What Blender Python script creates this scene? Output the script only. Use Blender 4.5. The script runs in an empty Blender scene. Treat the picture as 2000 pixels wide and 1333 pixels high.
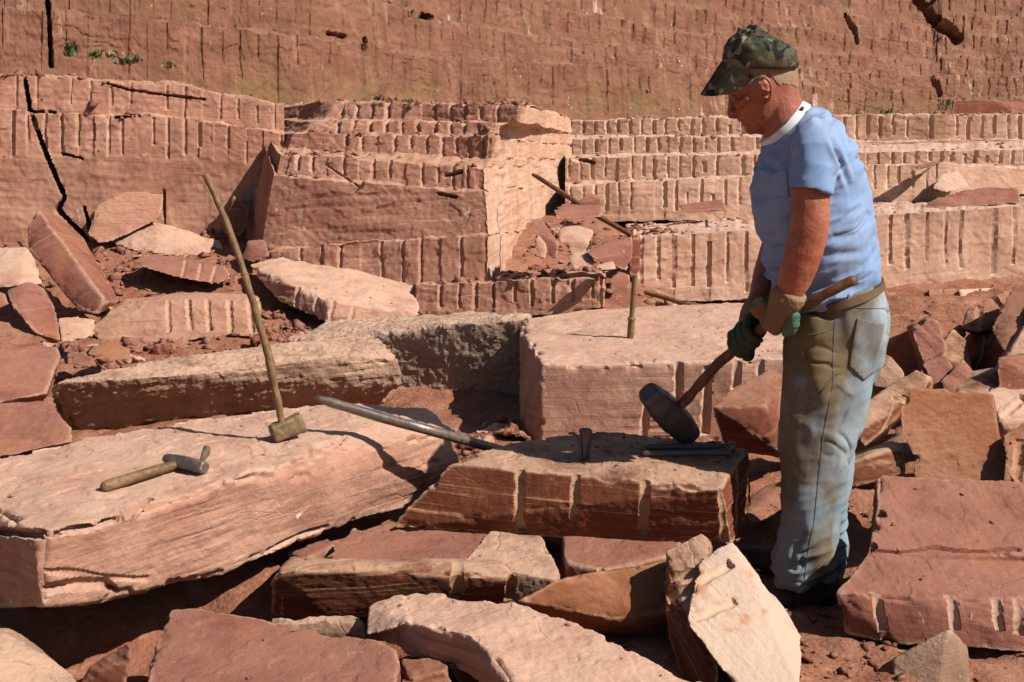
import bpy, bmesh, math, random
import numpy as np
from mathutils import Vector, Matrix
from mathutils.bvhtree import BVHTree

# ------------------------------------------------------------------ camera, sky, sun
SC = bpy.context.scene
COL = SC.collection
R = math.radians
CAMZ, TILT, F = 1.55, R(11.7), 2400.0           # eye height, downward tilt, focal length in photo pixels
cam = bpy.data.cameras.new('camera')
cam.sensor_width = 36.0
cam.lens = 36.0 * F / 2000.0
cam.clip_start, cam.clip_end = 0.05, 500.0
cam_o = bpy.data.objects.new('camera', cam)
COL.objects.link(cam_o)
cam_o.location = (0, 0, CAMZ)
cam_o.rotation_euler = (R(90) - TILT, 0, 0)
SC.camera = cam_o

SUN_AZ, SUN_EL = (0.90, -0.43), R(43)          # sun stands right of and slightly behind the camera
sun_dir = Vector((SUN_AZ[0], SUN_AZ[1], 0)).normalized() * math.cos(SUN_EL) + Vector((0, 0, math.sin(SUN_EL)))
W = bpy.data.worlds.new('World'); SC.world = W; W.use_nodes = True
wn = W.node_tree.nodes; wl = W.node_tree.links
bg = wn['Background']; bg.inputs['Strength'].default_value = 0.05
sky = wn.new('ShaderNodeTexSky'); sky.sky_type = 'NISHITA'; sky.sun_disc = False
sky.sun_elevation = SUN_EL
sky.sun_rotation = math.atan2(sun_dir.x, sun_dir.y)
wl.new(sky.outputs[0], bg.inputs['Color'])
sl = bpy.data.lights.new('sun', 'SUN'); sl.energy = 5.0; sl.angle = R(0.5); sl.color = (1.0, 0.945, 0.87)
so = bpy.data.objects.new('sun', sl); COL.objects.link(so); so.location = (8, -6, 12)
so.rotation_euler = sun_dir.to_track_quat('Z', 'Y').to_euler()
SC.view_settings.view_transform = 'Standard'
try: SC.view_settings.look = 'None'
except Exception: pass
SC.view_settings.exposure = 0.42
SC.view_settings.gamma = 1.0
SC.view_settings.use_curve_mapping = False
SC.cycles.max_bounces = 5
SC.cycles.diffuse_bounces = 1

# ------------------------------------------------------------------ helpers
FWD = Vector((0, math.cos(TILT), -math.sin(TILT)))
UPV = Vector((0, math.sin(TILT), math.cos(TILT)))
CAM = Vector((0, 0, CAMZ))
def ray(px, py):
    return FWD + Vector((1, 0, 0)) * ((px - 1000) / F) + UPV * (-(py - 666.5) / F)
def y(px, py, Y):                                # the point seen at a pixel, at distance Y into the quarry
    d = ray(px, py); return CAM + d * (Y / d.y)
def g(px, py, z):                                # the point seen at a pixel, at height z
    d = ray(px, py); return CAM + d * ((z - CAMZ) / d.z)

# --- numpy gradient noise
def _h(ix, iy, iz, seed):
    n = (ix.astype(np.uint32) * np.uint32(374761393) + iy.astype(np.uint32) * np.uint32(668265263)
         + iz.astype(np.uint32) * np.uint32(2147483647) + np.uint32((seed * 974711 + 12345) & 0xffffffff))
    n = (n ^ (n >> np.uint32(13))) * np.uint32(1274126177)
    n = (n ^ (n >> np.uint32(16))) * np.uint32(2246822519)
    return n ^ (n >> np.uint32(15))
_GR = np.array([(1,1,0),(-1,1,0),(1,-1,0),(-1,-1,0),(1,0,1),(-1,0,1),(1,0,-1),(-1,0,-1),
                (0,1,1),(0,-1,1),(0,1,-1),(0,-1,-1),(1,1,0),(-1,1,0),(0,-1,1),(0,-1,-1)], np.float32)
def noise(p, seed=0):
    p = np.asarray(p, np.float32)
    i = np.floor(p).astype(np.int32); f = p - i
    u = f * f * f * (f * (f * 6 - 15) + 10)
    out = np.zeros(len(p), np.float32)
    for dx in (0, 1):
        wx = u[:, 0] if dx else 1 - u[:, 0]
        for dy in (0, 1):
            wy = u[:, 1] if dy else 1 - u[:, 1]
            for dz in (0, 1):
                wz = u[:, 2] if dz else 1 - u[:, 2]
                gr = _GR[_h(i[:, 0] + dx, i[:, 1] + dy, i[:, 2] + dz, seed) & 15]
                out += wx * wy * wz * (gr[:, 0] * (f[:, 0] - dx) + gr[:, 1] * (f[:, 1] - dy) + gr[:, 2] * (f[:, 2] - dz))
    return out
def fbm(p, oct=3, seed=0, gain=0.5):
    p = np.asarray(p, np.float32); s = np.zeros(len(p), np.float32); a = 1.0
    for k in range(oct):
        s += a * noise(p * (2.03 ** k), seed + k * 17); a *= gain
    return s
def sstep(a, b, x):
    t = np.clip((x - a) / (b - a), 0, 1); return t * t * (3 - 2 * t)

# --- tagging
def tag(o, label=None, cat=None, group=None, kind=None):
    if label: o['label'] = label
    if cat: o['category'] = cat
    if group: o['group'] = group
    if kind: o['kind'] = kind
    return o
def empty(name, loc, label, cat, group=None):
    o = bpy.data.objects.new(name, None); COL.objects.link(o); o.location = loc
    o.empty_display_size = 0.05
    return tag(o, label, cat, group)
def link_mesh(name, me, mat, parent=None, origin=None):
    """one mesh object; verts come in world space and are moved to the origin"""
    o = bpy.data.objects.new(name, me); COL.objects.link(o)
    if mat is not None: me.materials.append(mat)
    if parent is not None:
        me.transform(Matrix.Translation(-Vector(parent['_o']) if '_o' in parent else -parent.location))
        o.parent = parent
    else:
        n = len(me.vertices); co = np.empty(n * 3, np.float32); me.vertices.foreach_get('co', co); co = co.reshape(-1, 3)
        if origin is None:
            origin = Vector(((co[:, 0].min() + co[:, 0].max()) / 2, (co[:, 1].min() + co[:, 1].max()) / 2, co[:, 2].min()))
        me.transform(Matrix.Translation(-Vector(origin)))
        o.location = origin
    return o
def getco(me):
    n = len(me.vertices); a = np.empty(n * 3, np.float32); me.vertices.foreach_get('co', a); return a.reshape(-1, 3)
def setco(me, a):
    me.vertices.foreach_set('co', np.ascontiguousarray(a, np.float32).ravel()); me.update()
def getno(me):
    n = len(me.vertices); a = np.empty(n * 3, np.float32); me.vertex_normals.foreach_get('vector', a); return a.reshape(-1, 3)
def setattr_f(me, name, val):
    a = me.attributes.new(name, 'FLOAT', 'POINT'); a.data.foreach_set('value', np.ascontiguousarray(val, np.float32))
def smooth(me, angle=None):
    me.shade_smooth()
    if angle: me.set_sharp_from_angle(angle=R(angle))
def neigh_mean(me, val, it=1):
    e = np.empty(len(me.edges) * 2, np.int32); me.edges.foreach_get('vertices', e); e = e.reshape(-1, 2)
    n = len(me.vertices)
    cnt = np.maximum(np.bincount(e.ravel(), minlength=n), 1).astype(np.float32)
    v = np.asarray(val, np.float32)
    for _ in range(it):
        if v.ndim == 1:
            s = np.bincount(e[:, 0], v[e[:, 1]], n) + np.bincount(e[:, 1], v[e[:, 0]], n)
            v = (s / cnt).astype(np.float32)
        else:
            s = np.stack([np.bincount(e[:, 0], v[e[:, 1], k], n) + np.bincount(e[:, 1], v[e[:, 0], k], n) for k in range(v.shape[1])], 1)
            v = (s / cnt[:, None]).astype(np.float32)
    return v
def remesh(me, vox, sm=0):
    o = bpy.data.objects.new('tmp', me); COL.objects.link(o)
    m = o.modifiers.new('r', 'REMESH'); m.mode = 'VOXEL'; m.voxel_size = vox; m.adaptivity = 0
    dg = bpy.context.evaluated_depsgraph_get(); dg.update()
    ev = bpy.data.meshes.new_from_object(o.evaluated_get(dg))
    bpy.data.objects.remove(o); bpy.data.meshes.remove(me)
    if sm:
        co = getco(ev); setco(ev, neigh_mean(ev, co, sm))
    return ev
def bm_mesh(bm, name='m'):
    me = bpy.data.meshes.new(name); bm.normal_update(); bm.to_mesh(me); bm.free(); return me
def bvh_of(me):
    co = getco(me); me.calc_loop_triangles()
    t = np.empty(len(me.loop_triangles) * 3, np.int32); me.loop_triangles.foreach_get('vertices', t)
    return BVHTree.FromPolygons(co.tolist(), t.reshape(-1, 3).tolist())

# --- shape primitives added to a bmesh (world space)
def add_hull(bm, pts, chop=0, seed=0):
    rnd = random.Random(seed)
    vs = [bm.verts.new(Vector(p)) for p in pts]
    r = bmesh.ops.convex_hull(bm, input=vs)
    dead = [e for e in r['geom_interior'] if isinstance(e, bmesh.types.BMVert)] + [e for e in r['geom_unused'] if isinstance(e, bmesh.types.BMVert)]
    if dead: bmesh.ops.delete(bm, geom=list(set(dead)), context='VERTS')
    return bm
def chop_corners(bm, n, size, seed):
    rnd = random.Random(seed)
    for k in range(n):
        bm.verts.ensure_lookup_table()
        c = sum((v.co for v in bm.verts), Vector()) / len(bm.verts)
        v = rnd.choice(bm.verts[:])
        d = (v.co - c).normalized() + Vector((rnd.uniform(-.8, .8), rnd.uniform(-.8, .8), rnd.uniform(-.8, .8)))
        d.normalize()
        m = max(d.dot(w.co) for w in bm.verts)
        pt = d * (m - size * rnd.uniform(.3, 1))
        geom = bm.verts[:] + bm.edges[:] + bm.faces[:]
        r = bmesh.ops.bisect_plane(bm, geom=geom, plane_co=pt, plane_no=d, clear_outer=True)
        ed = [e for e in bm.edges if e.is_boundary]
        if ed: bmesh.ops.holes_fill(bm, edges=ed, sides=0)
    return bm
def add_prism(bm, poly, ext, shrink=1.0):
    ext = Vector(ext); poly = [Vector(p) for p in poly]
    c = sum(poly, Vector()) / len(poly)
    a = [bm.verts.new(p) for p in poly]
    b = [bm.verts.new(c + (p - c) * shrink + ext) for p in poly]
    n = len(a)
    fs = [bm.faces.new(a), bm.faces.new(b[::-1])]
    for i in range(n):
        fs.append(bm.faces.new((a[i], b[i], b[(i + 1) % n], a[(i + 1) % n])))
    bmesh.ops.recalc_face_normals(bm, faces=fs)
    return bm
def add_loft(bm, stations, n=20, S=Vector((0, 1, 0)), power=2.0, cap=True, roll=0.0):
    """stations: (centre, half width across, half depth along S)"""
    rings = []; m = len(stations)
    for i, (c, a, b) in enumerate(stations):
        c = Vector(c)
        p0 = Vector(stations[max(i - 1, 0)][0]); p1 = Vector(stations[min(i + 1, m - 1)][0])
        T = (p1 - p0)
        if T.length < 1e-6: T = Vector((0, 0, 1))
        T.normalize()
        s = (S - T * S.dot(T)); s.normalize()
        w = T.cross(s)
        ring = []
        for k in range(n):
            t = 2 * math.pi * k / n + roll
            ct, st = math.cos(t), math.sin(t)
            cc = math.copysign(abs(ct) ** (2 / power), ct); ss = math.copysign(abs(st) ** (2 / power), st)
            ring.append(bm.verts.new(c + w * (a * cc) + s * (b * ss)))
        rings.append(ring)
    fs = []
    for i in range(m - 1):
        for k in range(n):
            fs.append(bm.faces.new((rings[i][k], rings[i][(k + 1) % n], rings[i + 1][(k + 1) % n], rings[i + 1][k])))
    if cap:
        fs.append(bm.faces.new(rings[0][::-1])); fs.append(bm.faces.new(rings[-1]))
    bmesh.ops.recalc_face_normals(bm, faces=fs)
    return bm
def add_tube(bm, pts, radii, n=12, cap=True):
    """round tube along a path, parallel transported"""
    pts = [Vector(p) for p in pts]
    if not hasattr(radii, '__len__'): radii = [radii] * len(pts)
    T0 = (pts[1] - pts[0]).normalized()
    ref = Vector((0, 0, 1)) if abs(T0.z) < .9 else Vector((1, 0, 0))
    s = (ref - T0 * ref.dot(T0)).normalized()
    rings = []
    for i, p in enumerate(pts):
        T = (pts[min(i + 1, len(pts) - 1)] - pts[max(i - 1, 0)]).normalized()
        s = (s - T * s.dot(T)).normalized(); w = T.cross(s)
        rings.append([bm.verts.new(p + (s * math.cos(2 * math.pi * k / n) + w * math.sin(2 * math.pi * k / n)) * radii[i]) for k in range(n)])
    fs = []
    for i in range(len(pts) - 1):
        for k in range(n):
            fs.append(bm.faces.new((rings[i][k], rings[i][(k + 1) % n], rings[i + 1][(k + 1) % n], rings[i + 1][k])))
    if cap:
        fs.append(bm.faces.new(rings[0][::-1])); fs.append(bm.faces.new(rings[-1]))
    bmesh.ops.recalc_face_normals(bm, faces=fs)
    return bm
def add_ball(bm, c, r, sc=(1, 1, 1), seg=14):
    m = Matrix.Translation(Vector(c)) @ Matrix.Diagonal((r * sc[0], r * sc[1], r * sc[2], 1))
    bmesh.ops.create_uvsphere(bm, u_segments=seg, v_segments=max(6, seg * 2 // 3), radius=1, matrix=m)
    return bm
def spline(pts, n):
    """Catmull-Rom through the points"""
    P = [np.array(p, float) for p in pts]; P = [2 * P[0] - P[1]] + P + [2 * P[-1] - P[-2]]
    out = []
    m = len(P) - 3
    for k in range(n):
        t = k / (n - 1) * m; i = min(int(t), m - 1); t -= i
        a, b, c, d = P[i], P[i + 1], P[i + 2], P[i + 3]
        out.append(.5 * (2 * b + (c - a) * t + (2 * a - 5 * b + 4 * c - d) * t * t + (3 * b - a - 3 * c + d) * t ** 3))
    return out

# ------------------------------------------------------------------ materials
class NT:
    def __init__(s, name):
        s.m = bpy.data.materials.new(name); s.m.use_nodes = True
        s.n = s.m.node_tree.nodes; s.l = s.m.node_tree.links
        s.b = s.n['Principled BSDF']
    def new(s, t, **k):
        n = s.n.new(t)
        for a, v in k.items(): setattr(n, a, v)
        return n
    def put(s, sock, v):
        if isinstance(v, bpy.types.NodeSocket): s.l.new(v, sock)
        else:
            if hasattr(sock.default_value, '__len__') and len(sock.default_value) == 4 and len(v) == 3: v = (*v, 1)
            sock.default_value = v
    def math(s, op, a, b=0.0, clamp=False):
        n = s.new('ShaderNodeMath', operation=op, use_clamp=clamp); s.put(n.inputs[0], a); s.put(n.inputs[1], b); return n.outputs[0]
    def mix(s, f, a, b, mode='MIX'):
        n = s.new('ShaderNodeMix', data_type='RGBA', blend_type=mode)
        s.put(n.inputs[0], f); s.put(n.inputs[6], a); s.put(n.inputs[7], b); return n.outputs[2]
    def coord(s): return s.new('ShaderNodeTexCoord').outputs['Object']
    def map(s, v, scale=(1, 1, 1), rot=(0, 0, 0), loc=(0, 0, 0)):
        n = s.new('ShaderNodeMapping'); s.put(n.inputs['Vector'], v); n.inputs['Scale'].default_value = scale
        n.inputs['Rotation'].default_value = rot; n.inputs['Location'].default_value = loc; return n.outputs[0]
    def noise(s, v, scale, detail=4, rough=.55, dist=0.0, color=False):
        n = s.new('ShaderNodeTexNoise'); s.put(n.inputs['Vector'], v)
        n.inputs['Scale'].default_value = scale; n.inputs['Detail'].default_value = detail
        n.inputs['Roughness'].default_value = rough; n.inputs['Distortion'].default_value = dist
        return n.outputs['Color' if color else 'Fac']
    def ramp(s, f, stops, const=False):
        n = s.new('ShaderNodeValToRGB'); r = n.color_ramp
        if const: r.interpolation = 'CONSTANT'
        while len(r.elements) < len(stops): r.elements.new(.5)
        for e, (p, c) in zip(r.elements, stops):
            e.position = p; e.color = (c, c, c, 1) if not hasattr(c, '__len__') else (*c, 1)
        s.put(n.inputs[0], f); return n.outputs[0]
    def sstep(s, f, a, b):
        n = s.new('ShaderNodeMapRange', interpolation_type='SMOOTHSTEP'); s.put(n.inputs[0], f)
        n.inputs[1].default_value = a; n.inputs[2].default_value = b; return n.outputs[0]
    def attr(s, name): return s.new('ShaderNodeAttribute', attribute_name=name).outputs['Fac']
    def bump(s, h, strength=.5, dist=.01, prev=None):
        n = s.new('ShaderNodeBump'); s.put(n.inputs['Height'], h); n.inputs['Strength'].default_value = strength
        n.inputs['Distance'].default_value = dist
        if prev is not None: s.l.new(prev, n.inputs['Normal'])
        return n.outputs[0]
    def finish(s, col, rough=.85, normal=None, spec=.3, metal=0.0):
        s.put(s.b.inputs['Base Color'], col); s.put(s.b.inputs['Roughness'], rough)
        s.b.inputs['Specular IOR Level'].default_value = spec; s.put(s.b.inputs['Metallic'], metal)
        if normal is not None: s.l.new(normal, s.b.inputs['Normal'])
        return s.m

_mats = {}
def stone_mat(key, base, base2, band=(.55, .36, .22), band_amt=.35, dust=(.56, .36, .25), dust_amt=.75,
              white=.25, pale=(.60, .41, .29), band_f=38, rough_b=.5, stain=None, stain_amt=0.0, moss=0.0, streak=0.0, skin=None):
    if key in _mats: return _mats[key]
    t = NT('sandstone_' + key)
    geo = t.new('ShaderNodeNewGeometry'); pos = geo.outputs['Position']; nz = t.new('ShaderNodeSeparateXYZ'); t.l.new(geo.outputs['Normal'], nz.inputs[0])
    bed = t.attr('bed')
    big = t.noise(pos, 2.2, 5, .6, .6); mid = t.noise(pos, 11, 6, .65); fine = t.noise(pos, 95, 5, .7)
    c = t.mix(t.sstep(big, .35, .68), base, base2)
    c = t.mix(t.math('MULTIPLY', t.sstep(mid, .42, .72), .5), c, [x * .62 for x in base])
    # bedding bands
    sp = t.new('ShaderNodeSeparateXYZ'); t.l.new(pos, sp.inputs[0])
    cb = t.new('ShaderNodeCombineXYZ')
    wob = t.math('ADD', bed, t.math('MULTIPLY', t.noise(pos, 2.5, 3), .03))
    t.put(cb.inputs[0], t.math('MULTIPLY', wob, band_f)); t.put(cb.inputs[1], t.math('MULTIPLY', sp.outputs[0], .9)); t.put(cb.inputs[2], t.math('MULTIPLY', sp.outputs[1], .9))
    bn = t.noise(cb.outputs[0], 1.0, 5, .7)
    c = t.mix(t.math('MULTIPLY', t.sstep(bn, .56, .70), band_amt), c, band)
    c = t.mix(t.math('MULTIPLY', t.sstep(bn, .46, .32), band_amt * .9), c, [x * .55 for x in base])
    if stain is not None:
        sn = t.noise(t.map(pos, (1.3, 1.3, .5)), 2.1, 5, .65, .8)
        c = t.mix(t.math('MULTIPLY', t.sstep(sn, .48, .66), stain_amt), c, stain)
    if streak:
        # rain streaks running down the face
        sn = t.noise(t.map(pos, (7, 7, .7)), 1.0, 4, .6, .3)
        c = t.mix(t.math('MULTIPLY', t.sstep(sn, .5, .72), streak), c, [x * .45 for x in base])
        c = t.mix(t.math('MULTIPLY', t.sstep(sn, .42, .3), streak * .6), c, pale)
        ww = t.math('MULTIPLY', t.sstep(t.noise(t.map(pos, (9, 9, 1.1)), 1.0, 6, .7, .4), .56, .66), t.sstep(t.noise(pos, .8, 3), .52, .64))
        c = t.mix(t.math('MULTIPLY', ww, min(1, streak * 1.6)), c, (.44, .31, .23))
    if moss:
        mo = t.math('MULTIPLY', t.attr('moss'), t.sstep(t.noise(pos, 3.0, 5, .7), .40, .62))
        c = t.mix(t.math('MULTIPLY', mo, moss), c, (.20, .145, .06))
    if skin is not None:
        sk = t.mix(t.sstep(t.noise(pos, 5.5, 5, .65, .5), .52, .64), skin, (.44, .17, .08))
        c = t.mix(t.sstep(t.math('ADD', t.attr('skin'), t.math('MULTIPLY', t.math('SUBTRACT', mid, .5), .25)), .45, .6), c, sk)
    # pale rock flour in the drill grooves and along broken edges
    pf = t.math('MULTIPLY', t.attr('pale'), t.sstep(t.noise(pos, 26, 5, .65), .25, .5), True)
    c = t.mix(pf, c, pale)
    # white bruises left by the tools
    wv = t.noise(t.map(pos, (1, 1, .55), (0, .5, .3)), 13, 7, .72, 1.2)
    wm = t.math('MULTIPLY', t.sstep(wv, .635, .68), t.sstep(t.noise(pos, 2.3, 2), .47, .60))
    c = t.mix(t.math('MULTIPLY', wm, white), c, (.72, .60, .52))
    # dust lying on what faces up
    df = t.math('MULTIPLY', t.sstep(nz.outputs[2], .55, .9), t.sstep(t.math('ADD', t.noise(pos, 5, 6, .7), t.math('MULTIPLY', fine, .25)), .38, .72))
    c = t.mix(t.math('MULTIPLY', df, dust_amt), c, dust)
    c = t.mix(t.sstep(fine, .62, .8), c, t.mix(.5, c, [x * .5 for x in base]))
    spk = t.noise(pos, 210, 3, .6)
    c = t.mix(t.math('MULTIPLY', t.sstep(spk, .62, .75), .35), c, pale)
    vor = t.new('ShaderNodeTexVoronoi', feature='DISTANCE_TO_EDGE'); t.put(vor.inputs['Vector'], t.map(t.mix(.08, pos, t.noise(pos, 6, 3, color=True)), (1, 1, 3.2))); vor.inputs['Scale'].default_value = 2.6
    crk = t.math('MULTIPLY', t.sstep(vor.outputs['Distance'], .012, .0), t.sstep(t.noise(pos, 1.6, 3), .54, .62))
    h = t.math('ADD', t.math('MULTIPLY', mid, .7), t.math('ADD', t.math('MULTIPLY', fine, .5), t.math('MULTIPLY', bn, .7)))
    h = t.math('SUBTRACT', h, t.math('MULTIPLY', crk, .3))
    nrm = t.bump(h, rough_b, .012)
    nrm = t.bump(t.noise(pos, 300, 5, .75), .6, .0035, nrm)
    _mats[key] = t.finish(c, .92, nrm, .18)
    return _mats[key]

RED   = lambda: stone_mat('red', (0.152, 0.046, 0.026), (0.198, 0.066, 0.038), band=(.42, .20, .11), band_amt=.55, dust=(.38, .19, .12), dust_amt=.65, white=.5, pale=(.44, .24, .145))
FRESH = lambda: stone_mat('fresh', (0.137, 0.040, 0.018), (0.187, 0.058, 0.027), band=(.52, .29, .165), band_amt=.8, dust=(.47, .285, .185), dust_amt=.9, white=.35, band_f=60, pale=(.54, .33, .20), rough_b=.6)
PINK  = lambda: stone_mat('pink', (.41, .205, .138), (.49, .275, .190), band=(.53, .33, .24), band_amt=.6, dust=(.53, .335, .24), dust_amt=.85, white=.9, pale=(.55, .37, .265), rough_b=.6, stain=(.28, .115, .07), stain_amt=.4)
TAN   = lambda: stone_mat('tan', (.255, .145, .092), (.33, .20, .135), band=(.40, .26, .18), band_amt=.3, dust=(.54, .335, .23), dust_amt=.95, white=.7, pale=(.46, .30, .21), rough_b=1.0)
GREY  = lambda: stone_mat('grey', (.27, .18, .125), (.34, .24, .175), band=(.40, .28, .20), band_amt=.2, dust=(.54, .34, .235), dust_amt=.95, white=.3, pale=(.46, .33, .245), rough_b=1.0)
RUST  = lambda: stone_mat('rust', (0.232, 0.082, 0.037), (0.284, 0.110, 0.051), band=(.40, .20, .10), band_amt=.25, dust=(.40, .20, .115), dust_amt=.5, white=.15, stain=(.34, .185, .12), stain_amt=.5, pale=(.47, .26, .155), rough_b=.65)
ROSE  = lambda: stone_mat('rose', (0.195, 0.068, 0.046), (0.252, 0.098, 0.066), band=(.42, .23, .16), band_amt=.4, dust=(.335, .155, .105), dust_amt=.6, white=.6, stain=(.35, .135, .06), stain_amt=.5, pale=(.54, .36, .26), rough_b=.65)
WALL  = lambda: stone_mat('wall', (.36, .166, .108), (.44, .23, .155), band=(.46, .27, .185), band_amt=.5, dust=(.45, .26, .175), dust_amt=.8, white=.7, pale=(.50, .305, .20), stain=(.30, .13, .068), stain_amt=.4, streak=.3)
BENCH = lambda: stone_mat('bench', (.40, .225, .150), (.48, .295, .208), band=(.56, .37, .27), band_amt=.4, dust=(.58, .385, .285), dust_amt=.85, white=.9, pale=(.60, .41, .29), streak=.2, stain=(.34, .165, .095), stain_amt=.35)
FAR   = lambda: stone_mat('far', (0.180, 0.078, 0.047), (0.235, 0.108, 0.067), band=(.27, .145, .09), band_amt=.5, dust=(.24, .135, .08), dust_amt=.7, white=.8, pale=(.36, .20, .12), stain=(.185, .095, .048), stain_amt=.6, moss=.5, streak=.6, band_f=22)

def soil_mat():
    t = NT('red_soil'); pos = t.new('ShaderNodeNewGeometry').outputs['Position']
    a = t.noise(pos, 1.7, 5, .6); b = t.noise(pos, 22, 7, .7); d = t.noise(pos, 120, 5, .7)
    c = t.mix(t.sstep(a, .35, .65), (.25, .098, .056), (.33, .152, .094))
    c = t.mix(t.math('MULTIPLY', t.sstep(b, .5, .7), .6), c, (.46, .25, .165))
    c = t.mix(t.math('MULTIPLY', t.sstep(d, .56, .72), .6), c, (.16, .065, .038))
    v = t.new('ShaderNodeTexVoronoi'); t.put(v.inputs['Vector'], pos); v.inputs['Scale'].default_value = 55
    h = t.math('ADD', t.math('MULTIPLY', b, 1.0), t.math('ADD', t.math('MULTIPLY', d, .5), t.math('MULTIPLY', v.outputs['Distance'], -.5)))
    return t.finish(c, .95, t.bump(h, .7, .014), .1)
SOIL = soil_mat()

# ------------------------------------------------------------------ loose stones
SEED = [10]
STONES = []
def convexity(me, blur=6):
    co = getco(me); no = getno(me)
    lap = neigh_mean(me, co, 1) - co
    c = -(lap * no).sum(1)
    c = neigh_mean(me, c, blur)
    s = np.percentile(np.abs(c), 97) + 1e-9
    return np.clip(c / s, -1, 1)
def stone(name, label, cat, build, mat, vox=None, rough=1.0, bed=(0, 0, 1), grooves=(), chips=.75, group=None, warp=1.0, lam=1.0, flake=1.0, facets=0, pits=(), cracks=()):
    """build(bm) adds closed shapes; the whole is fused, broken up along its bedding, split and chipped"""
    SEED[0] += 1; sd = SEED[0]
    bm = bmesh.new(); build(bm)
    if facets: chop_corners(bm, facets, .05, sd)
    bmesh.ops.triangulate(bm, faces=bm.faces[:])
    me = bm_mesh(bm, name)
    co = getco(me)
    Yc = co[:, 1].mean()
    if vox is None: vox = min(.0098, max(.0050, .0016 * Yc))
    me = remesh(me, vox, 2)
    bd = Vector(bed).normalized(); bdn = np.array(bd, np.float32)
    co = getco(me); no0 = getno(me); no = neigh_mean(me, no0, 2); no /= np.linalg.norm(no, axis=1, keepdims=True) + 1e-9
    size = float(np.linalg.norm(co.max(0) - co.min(0)))
    k = min(1.0, .35 + size * .5)
    ed = convexity(me, 5)
    # grooves: half drill holes found by looking along the pixel ray
    pale = np.clip(sstep(.35, 1.0, ed), 0, 1) * .55
    wv = np.stack([fbm(co * 4.5, 2, sd + i * 31) for i in (1, 2, 3)], 1)
    new = co + wv * (.0095 * k * warp)
    b = new @ bdn
    flat = new - np.outer(b, bdn)
    side = 1 - np.abs(no @ bdn) ** 2
    q = flat * 3.2 + np.outer(b, bdn) * 75
    lamn = np.tanh(noise(q, sd + 5) * 5) * .28 + np.tanh(noise(flat * 1.6 + np.outer(b, bdn) * 30, sd + 6) * 5) * .62
    patch = sstep(-.15, .45, noise(co * 2.6, sd + 7))
    new = new + no * (lamn * side * patch * .0060 * lam * k)[:, None]
    fl = fbm(flat * 3.6 + np.outer(b, bdn) * 6, 3, sd + 8)
    fl = fl * 2.2 + fbm(co * 14, 3, sd + 10) * .35 + .5
    terr = np.floor(fl) + sstep(.0, .10, fl % 1.0) - 1
    new = new + no * (terr * (1 - side) * .0040 * flake * k)[:, None]
    rg = fbm(co * 8, 2, sd + 9) * .45 + fbm(co * 34, 3, sd + 11, .75) * .62
    new = new + no * (rg * .0046 * rough)[:, None]
    # conchoidal facets on rough faces: creased ridges instead of pillows
    if rough > .75:
        rr = np.abs(noise(co * 6.5 + wv * .8, sd + 13)) + .5 * np.abs(noise(co * 15, sd + 14))
        new = new - no * ((rr - .3) * .011 * (rough - .6))[:, None]
    # chips knocked off the arrises
    ch = sstep(.05, .45, fbm(co * 9, 3, sd + 12)) * np.clip(ed, 0, 1)
    new = new - no * (ch * .022 * chips * k)[:, None]
    if grooves:
        bv = bvh_of(me)
        for (x0, y0, x1, y1, r) in grooves:
            hs = []
            for i in range(9):
                f_ = .06 + .94 * i / 8
                h = bv.ray_cast(CAM, ray(x0 + (x1 - x0) * f_, y0 + (y1 - y0) * f_).normalized())
                if h[0] is not None: hs.append(h)
            if len(hs) < 3: continue
            p1 = hs[-1][0]; p0 = hs[0][0]; ax = (p0 - p1); L = ax.length * 1.07; ax.normalize()
            n = sum((np.array(h[1]) for h in hs), np.zeros(3)) / len(hs); axn = np.array(ax)
            n = n - axn * n.dot(axn); n /= np.linalg.norm(n); tv = np.cross(axn, n)
            hp = np.array([np.array(h[0] - p1) for h in hs][::-1]); hs_s = hp @ axn; hs_w = -(hp @ n)
            q = new - np.array(p1, np.float32)
            s = q @ axn; dx = q @ tv; w = -(q @ n) - np.interp(s, hs_s, hs_w)
            wob = r * .12 * np.sin(s * 90 + x0)
            inside = (np.abs(dx + wob) < r) & (s > 0) & (s < L + .06) & (w > -.05) & (w < r * 1.4) & ((no0 @ n) > -.3)
            dep = np.sqrt(np.clip(r * r - (dx + wob) ** 2, 0, None)) * .95
            tgt = np.maximum(w, dep + .0)
            mv = np.where(inside, tgt - w, 0)
            new = new - np.outer(mv, n)
            pale = np.maximum(pale, np.where(inside & (w < r * 1.1), .62, 0))
    for (path, wd, dpt) in cracks:
        bv = bvh_of(me); P3 = []
        for (x0, y0), (x1, y1) in zip(path[:-1], path[1:]):
            for i in range(8):
                h = bv.ray_cast(CAM, ray(x0 + (x1 - x0) * i / 8, y0 + (y1 - y0) * i / 8).normalized())
                if h[0] is not None: P3.append(h)
        if len(P3) < 3: continue
        best = np.full(len(co), 9.0); nn = np.zeros((len(co), 3))
        for A_, B_ in zip(P3[:-1], P3[1:]):
            a_ = np.array(A_[0]); e_ = np.array(B_[0]) - a_; l2 = e_ @ e_ + 1e-9
            if l2 > .05: continue
            t_ = np.clip(((co - a_) @ e_) / l2, 0, 1); d_ = np.linalg.norm(co - a_ - t_[:, None] * e_, axis=1)
            m_ = d_ < best; best = np.where(m_, d_, best); nn[m_] = np.array(A_[1])
        f_ = sstep(1.0, .45, best / (wd * (1 + .6 * noise(co * 14, sd + 3))))
        new = new - nn * (f_ * dpt)[:, None]; pale = pale * (1 - f_)
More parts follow.
